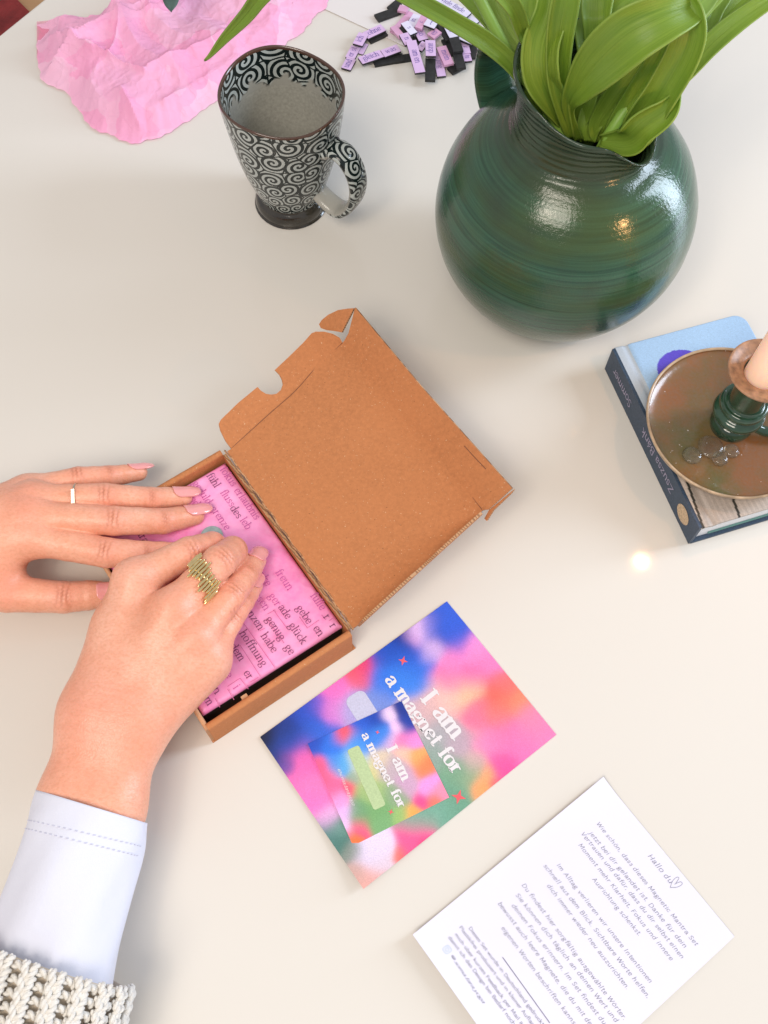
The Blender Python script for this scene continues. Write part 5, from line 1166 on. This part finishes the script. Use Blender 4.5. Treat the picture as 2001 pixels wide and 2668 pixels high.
for info, dorsal in ((infoL, upL), (infoR, None)):
    for nm, C, R in info:
        for i in range(1, len(C)-1):
            ax = nrm(C[i+1]-C[i-1])
            dn = nrm((CAM-C[i])) if dorsal is None else nrm(nrm(CAM-C[i])*.6+up*.6+(np.array([0, .5, 0]) if nm == 'pinky' else 0))
            dn = nrm(dn-ax*(dn@ax)); k = 'pip' if i == len(C)-3 else 'dip'
            if nm == 'thumb': k = 'pip' if i == 2 and dorsal is not None else ('none' if i == 1 else 'dip')
            if nm == 'thumb' and i == 3: continue
            joints.append((C[i], ax, dn, R[i]*1.05, k))
        if nm != 'thumb': joints.append((C[0]+up*.004, nrm(C[1]-C[0]), up, R[0]*1.2, 'mcp'))
        joints.append((C[-1], nrm(C[-1]-C[-2]), nrm(np.cross(np.cross(C[-1]-C[-2], up), C[-1]-C[-2])), R[-1]*1.3, 'mcp'))
joints.append((wR+adir*.004, adir, aup, .034, 'wrist'))
V = np.vstack([VL, VR]); Fq = np.vstack([FL_, FR_+len(VL)])
Nv = vnormals(V, Fq); cr_, bl2 = knuckle_marks(V, Nv, joints); V = V-Nv*(cr_*.0006)[:, None]
PS = mesh('person', V, Fq, MT['skin'], None, True, attrs={'crease': cr_, 'blush': bl2})
tag(PS, 'person whose two hands press the pink packet into the mailer box', 'person')

def nail(parent, info, nm, length=.0125, width=.78, ext=.0035, dorsal=None, lift=.0004, rot=0., wr=1.0):
    C, R = {n_: (c, r) for n_, c, r in info}[nm]; a, b_ = C[-2], C[-1]; ax = nrm(b_-a); r = R[-1]*wr
    dn = nrm(dorsal if dorsal is not None else CAM-b_); dn = nrm(dn-ax*(dn@ax)); lt = np.cross(ax, dn); dn2 = dn*math.cos(rot)+lt*math.sin(rot); lt = np.cross(ax, dn2)
    V = []; n, m_ = 16, 12; s0_, s1_ = -length+R[-1]+ext*0, R[-1]+ext
    for i in range(n+1):
        t = i/n; s_ = s0_+(s1_-s0_)*t
        wf = (1-(1-min(1, t/.28))**2*.55)*(1-max(0, (t-.62)/.38)**2.2*.60); half = width*wf*1.15
        rr = R[-2]+(R[-1]-R[-2])*np.clip(1+s_/np.linalg.norm(b_-a), 0, 1); rr = (rr*wr+lift); dr = -.0012*max(0, (t-.55)/.45)**2*1.4
        for j in range(m_+1):
            ph = (j/m_*2-1)*half; p = b_+ax*s_+dn2*(rr*math.cos(ph)+dr-.0012*0)+lt*rr*math.sin(ph); V.append(p)
    Fc = [(i*(m_+1)+j, i*(m_+1)+j+1, (i+1)*(m_+1)+j+1, (i+1)*(m_+1)+j) for i in range(n) for j in range(m_)]
    o = mesh('fingernail', V, Fc, MT['nail'], parent, True); sm = o.modifiers.new('thick', 'SOLIDIFY'); sm.thickness = .0007; sm.offset = 0
    return o
upb = np.array([0, .55, .85])
nail(PS, infoL, 'pinky', .0125, .80, .0045, np.array([0, .75, .7]))
nail(PS, infoL, 'ring', .0130, .82, .0048, np.array([0, .45, .9]))
nail(PS, infoL, 'middle', .0130, .82, .0048, np.array([0, .45, .9]))
nail(PS, infoL, 'thumb', .0125, .70, .0015, np.array([0, -.05, 1.]))
nail(PS, infoR, 'ring', .0125, .80, .0030, None, rot=-.25)
nail(PS, infoR, 'pinky', .0115, .80, .0030, None, rot=-.25)
# rings
def finger_frame(info, nm, t):
    C, R = {n_: (c, r) for n_, c, r in info}[nm]; a, b_ = C[0], C[1]; c = a+(b_-a)*t; ax = nrm(b_-a); r = (R[0]+(R[1]-R[0])*t)*.97
    dn = nrm(CAM-c); dn = nrm(dn-ax*(dn@ax)); return c, ax, dn, np.cross(ax, dn), r
c, ax, dn, lt, r = finger_frame(infoR, 'middle', .62)
g = MB(); rr = r+.0007
g.tube([c+(dn*math.cos(a)+lt*math.sin(a))*rr for a in np.linspace(-math.pi, math.pi, 49)], .0009, 8, cap=False)
nb = 16
for i in range(nb):
    ph = -1.35+2.7*i/(nb-1); ph2 = ph; L = (.0115, .0135, .0105, .0100, .0140, .0115, .0128, .0095)[i % 8]*(.8 if abs(ph) > 1.1 else 1); o_ = .0013*math.sin(i*1.25)-.0030*ph
    P = []; 
    for t in np.linspace(-.5, .5, 9):
        a = ph2+.010*math.sin(t*11+i); P.append(c+ax*(t*L+o_)+(dn*math.cos(a)+lt*math.sin(a))*(rr+.0009))
    g.tube(P, [.0006]+[.00092]*7+[.0006], 8)
tag(g.build('ring', MT['gold'], PS, True, 60), 'wide gold ring made of many wavy bars')
c, ax, dn, lt, r = finger_frame(infoL, 'ring', .60)
g = MB(); rr = r+.0004; dz = nrm(dn*.8+up*.3); lt2 = nrm(np.cross(ax, dz))
g.tube([c+(dz*math.cos(a)+lt2*math.sin(a))*rr for a in np.linspace(-math.pi, math.pi, 41)], .0006, 8, cap=False)
g.box(c+dz*(rr+.0001)-lt2*.0044-ax*.0010, ax*.0020, lt2*.0088, dz*.0010)
tag(g.build('ring', MT['silver'], PS, False), 'slim pale ring with a flat rectangular bar')

# sleeves
def sleeve(name, path, ha_, hb_, m_, parent, latv, nseg=72, inner=.0012, fold=.0009, skew=0.):
    """path: centre points; ha_, hb_: half width / half thickness per point"""
    C = catmull(np.array([np.r_[p, a, b_] for p, a, b_ in zip(path, ha_, hb_)]), 12); L = len(C); V = []
    rows = []
    for i in range(L):
        t = nrm(C[min(i+1, L-1), :3]-C[max(i-1, 0), :3]); la = nrm(latv-t*(latv@t)); uu = nrm(np.cross(la, t)); uu = uu if uu[2] > 0 else -uu
        rows.append((C[i, :3], la, uu, C[i, 3], C[i, 4], t))
    seq = [(rows[3], -inner), (rows[0], -inner)]+[(r, 0) for r in rows]
    for q, (r, dd) in enumerate(seq):
        sfade = math.exp(-max(0, q-2)/8.)
        for k in range(nseg):
            a = 2*math.pi*k/nseg; f_ = fold*(math.sin(3*a+q*.11)+.6*math.sin(7*a-q*.16))*min(1, abs(q-2)/14.+.15)
            p = r[0]+r[1]*math.cos(a)*(r[3]+dd+f_)+r[2]*math.sin(a)*(r[4]+dd+f_)+r[5]*skew*math.cos(a)*sfade
            p[2] = max(p[2], .0012); V.append(p)
    Fc = [(i*nseg+k, i*nseg+(k+1) % nseg, (i+1)*nseg+(k+1) % nseg, (i+1)*nseg+k) for i in range(len(seq)-1) for k in range(nseg)]
    return mesh(name, V, Fc, m_, parent, True), rows
lat = alat*sg
S0 = J(240, 2102, 46); S1 = J(222, 2172, 45)
pth = [S0, S1, J(190, 2280, 44), J(150, 2430, 43), J(124, 2540, 43), J(112, 2590, 43)]
SLV, rowsS = sleeve('undershirt_sleeve', pth, [.0318, .0328, .0330, .0342, .0348, .0350], [.0262, .0268, .0272, .0278, .028, .028], MT['jersey'], PS, lat, skew=.0035)
# hem stitching
st = MB()
for di, (ii, n_) in enumerate(((12, 64), (15, 64))):
    r = rowsS[ii]
    for k in range(n_):
        a0 = 2*math.pi*k/n_; a1 = a0+.045; sf_ = math.exp(-ii/8.)
        if math.sin(a0) < .12: continue
        ff = lambda a: .0003+.0009*(math.sin(3*a+(ii+2)*.11)+.6*math.sin(7*a-(ii+2)*.16))*min(1, ii/14.+.15)
        P = [r[0]+r[1]*math.cos(a)*(r[3]+ff(a))+r[2]*math.sin(a)*(r[4]+ff(a))+r[5]*.0035*math.cos(a)*sf_ for a in (a0, a1)]; st.tube(P, .00022, 5)
st.build('hem_stitching', MT['stitch'], SLV)
# chunky knit cuff
kn_ = MB()
def yarn(P, r):
    P = catmull(np.array(P), 5); n = len(P); T = np.gradient(P, axis=0); L_ = np.r_[0, np.cumsum(np.linalg.norm(np.diff(P, axis=0), axis=1))]
    for ph in (0, math.pi):
        Q = []
        for i in range(n):
            t = nrm(T[i]); a = nrm(np.cross(t, [.2, .3, .93])); b_ = np.cross(t, a); g = ph+L_[i]*900; Q.append(P[i]+(a*math.cos(g)+b_*math.sin(g))*r*.5)
        f_ = np.clip(np.minimum(np.arange(n), n-1-np.arange(n))/1.5+.45, 0, 1); kn_.tube(Q, list(r*.66*f_), 6)
K0 = J(137, 2512, 44); K1 = K0+adir*.13+up*.012; NW = 40
ktv = nrm(K1-K0); kla = nrm(lat-ktv*(lat@ktv)); kuu = nrm(np.cross(kla, ktv)); kuu = kuu if kuu[2] > 0 else -kuu
pitch = .0062; rows_n = int(.105/pitch)
def kpt(ang, s_, lift):
    ha2, hb2 = .0418, .0352
    p = K0+ktv*(s_+.0045*math.cos(ang)*1.0)+kla*math.cos(ang)*(ha2+lift)+kuu*math.sin(ang)*(hb2+lift); p[2] = max(p[2], .0015); return p
for c_ in range(NW):
    a0 = 2*math.pi*c_/NW; da = 2*math.pi/NW; knit = c_ % 2 == 0
    if math.sin(a0) < -.55: continue
    for r_i in range(rows_n):
        s_ = r_i*pitch
        if knit:
            for sd_ in (-1, 1):
                P = [kpt(a0+sd_*da*u_, s_+v_*pitch, l_) for u_, v_, l_ in ((.02, 1.35, .0002), (.14, .85, .0018), (.30, .35, .0024), (.42, -.25, .0006))]
                yarn(P, .00185)
        else:
            P = [kpt(a0+da*u_, s_+v_*pitch+.3*pitch, l_) for u_, v_, l_ in ((-.6, .35, -.0024), (-.2, .0, -.0006), (.2, .0, -.0006), (.6, .35, -.0024))]
            yarn(P, .0018)
CU = kn_.build('knit_cuff', MT['wool'], PS, True, 80)
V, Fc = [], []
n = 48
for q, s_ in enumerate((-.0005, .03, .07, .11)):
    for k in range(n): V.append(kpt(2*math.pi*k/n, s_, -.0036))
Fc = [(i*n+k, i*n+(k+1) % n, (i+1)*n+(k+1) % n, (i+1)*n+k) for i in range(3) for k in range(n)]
mesh('backing_knit', V, Fc, simple('wool_depth_shade', (.72, .62, .50), .95), CU, True)  # darker wool tone, shade between the stitches put into the colour
# left sleeve, outside the picture
dL = nrm(eL-wL); sleeve('undershirt_sleeve', [wL+dL*.035, wL+dL*.06, wL+dL*.12, eL+dL*.03], [.034, .036, .040, .045], [.027, .029, .033, .036], MT['jersey'], PS, np.array([0, 1., 0]))
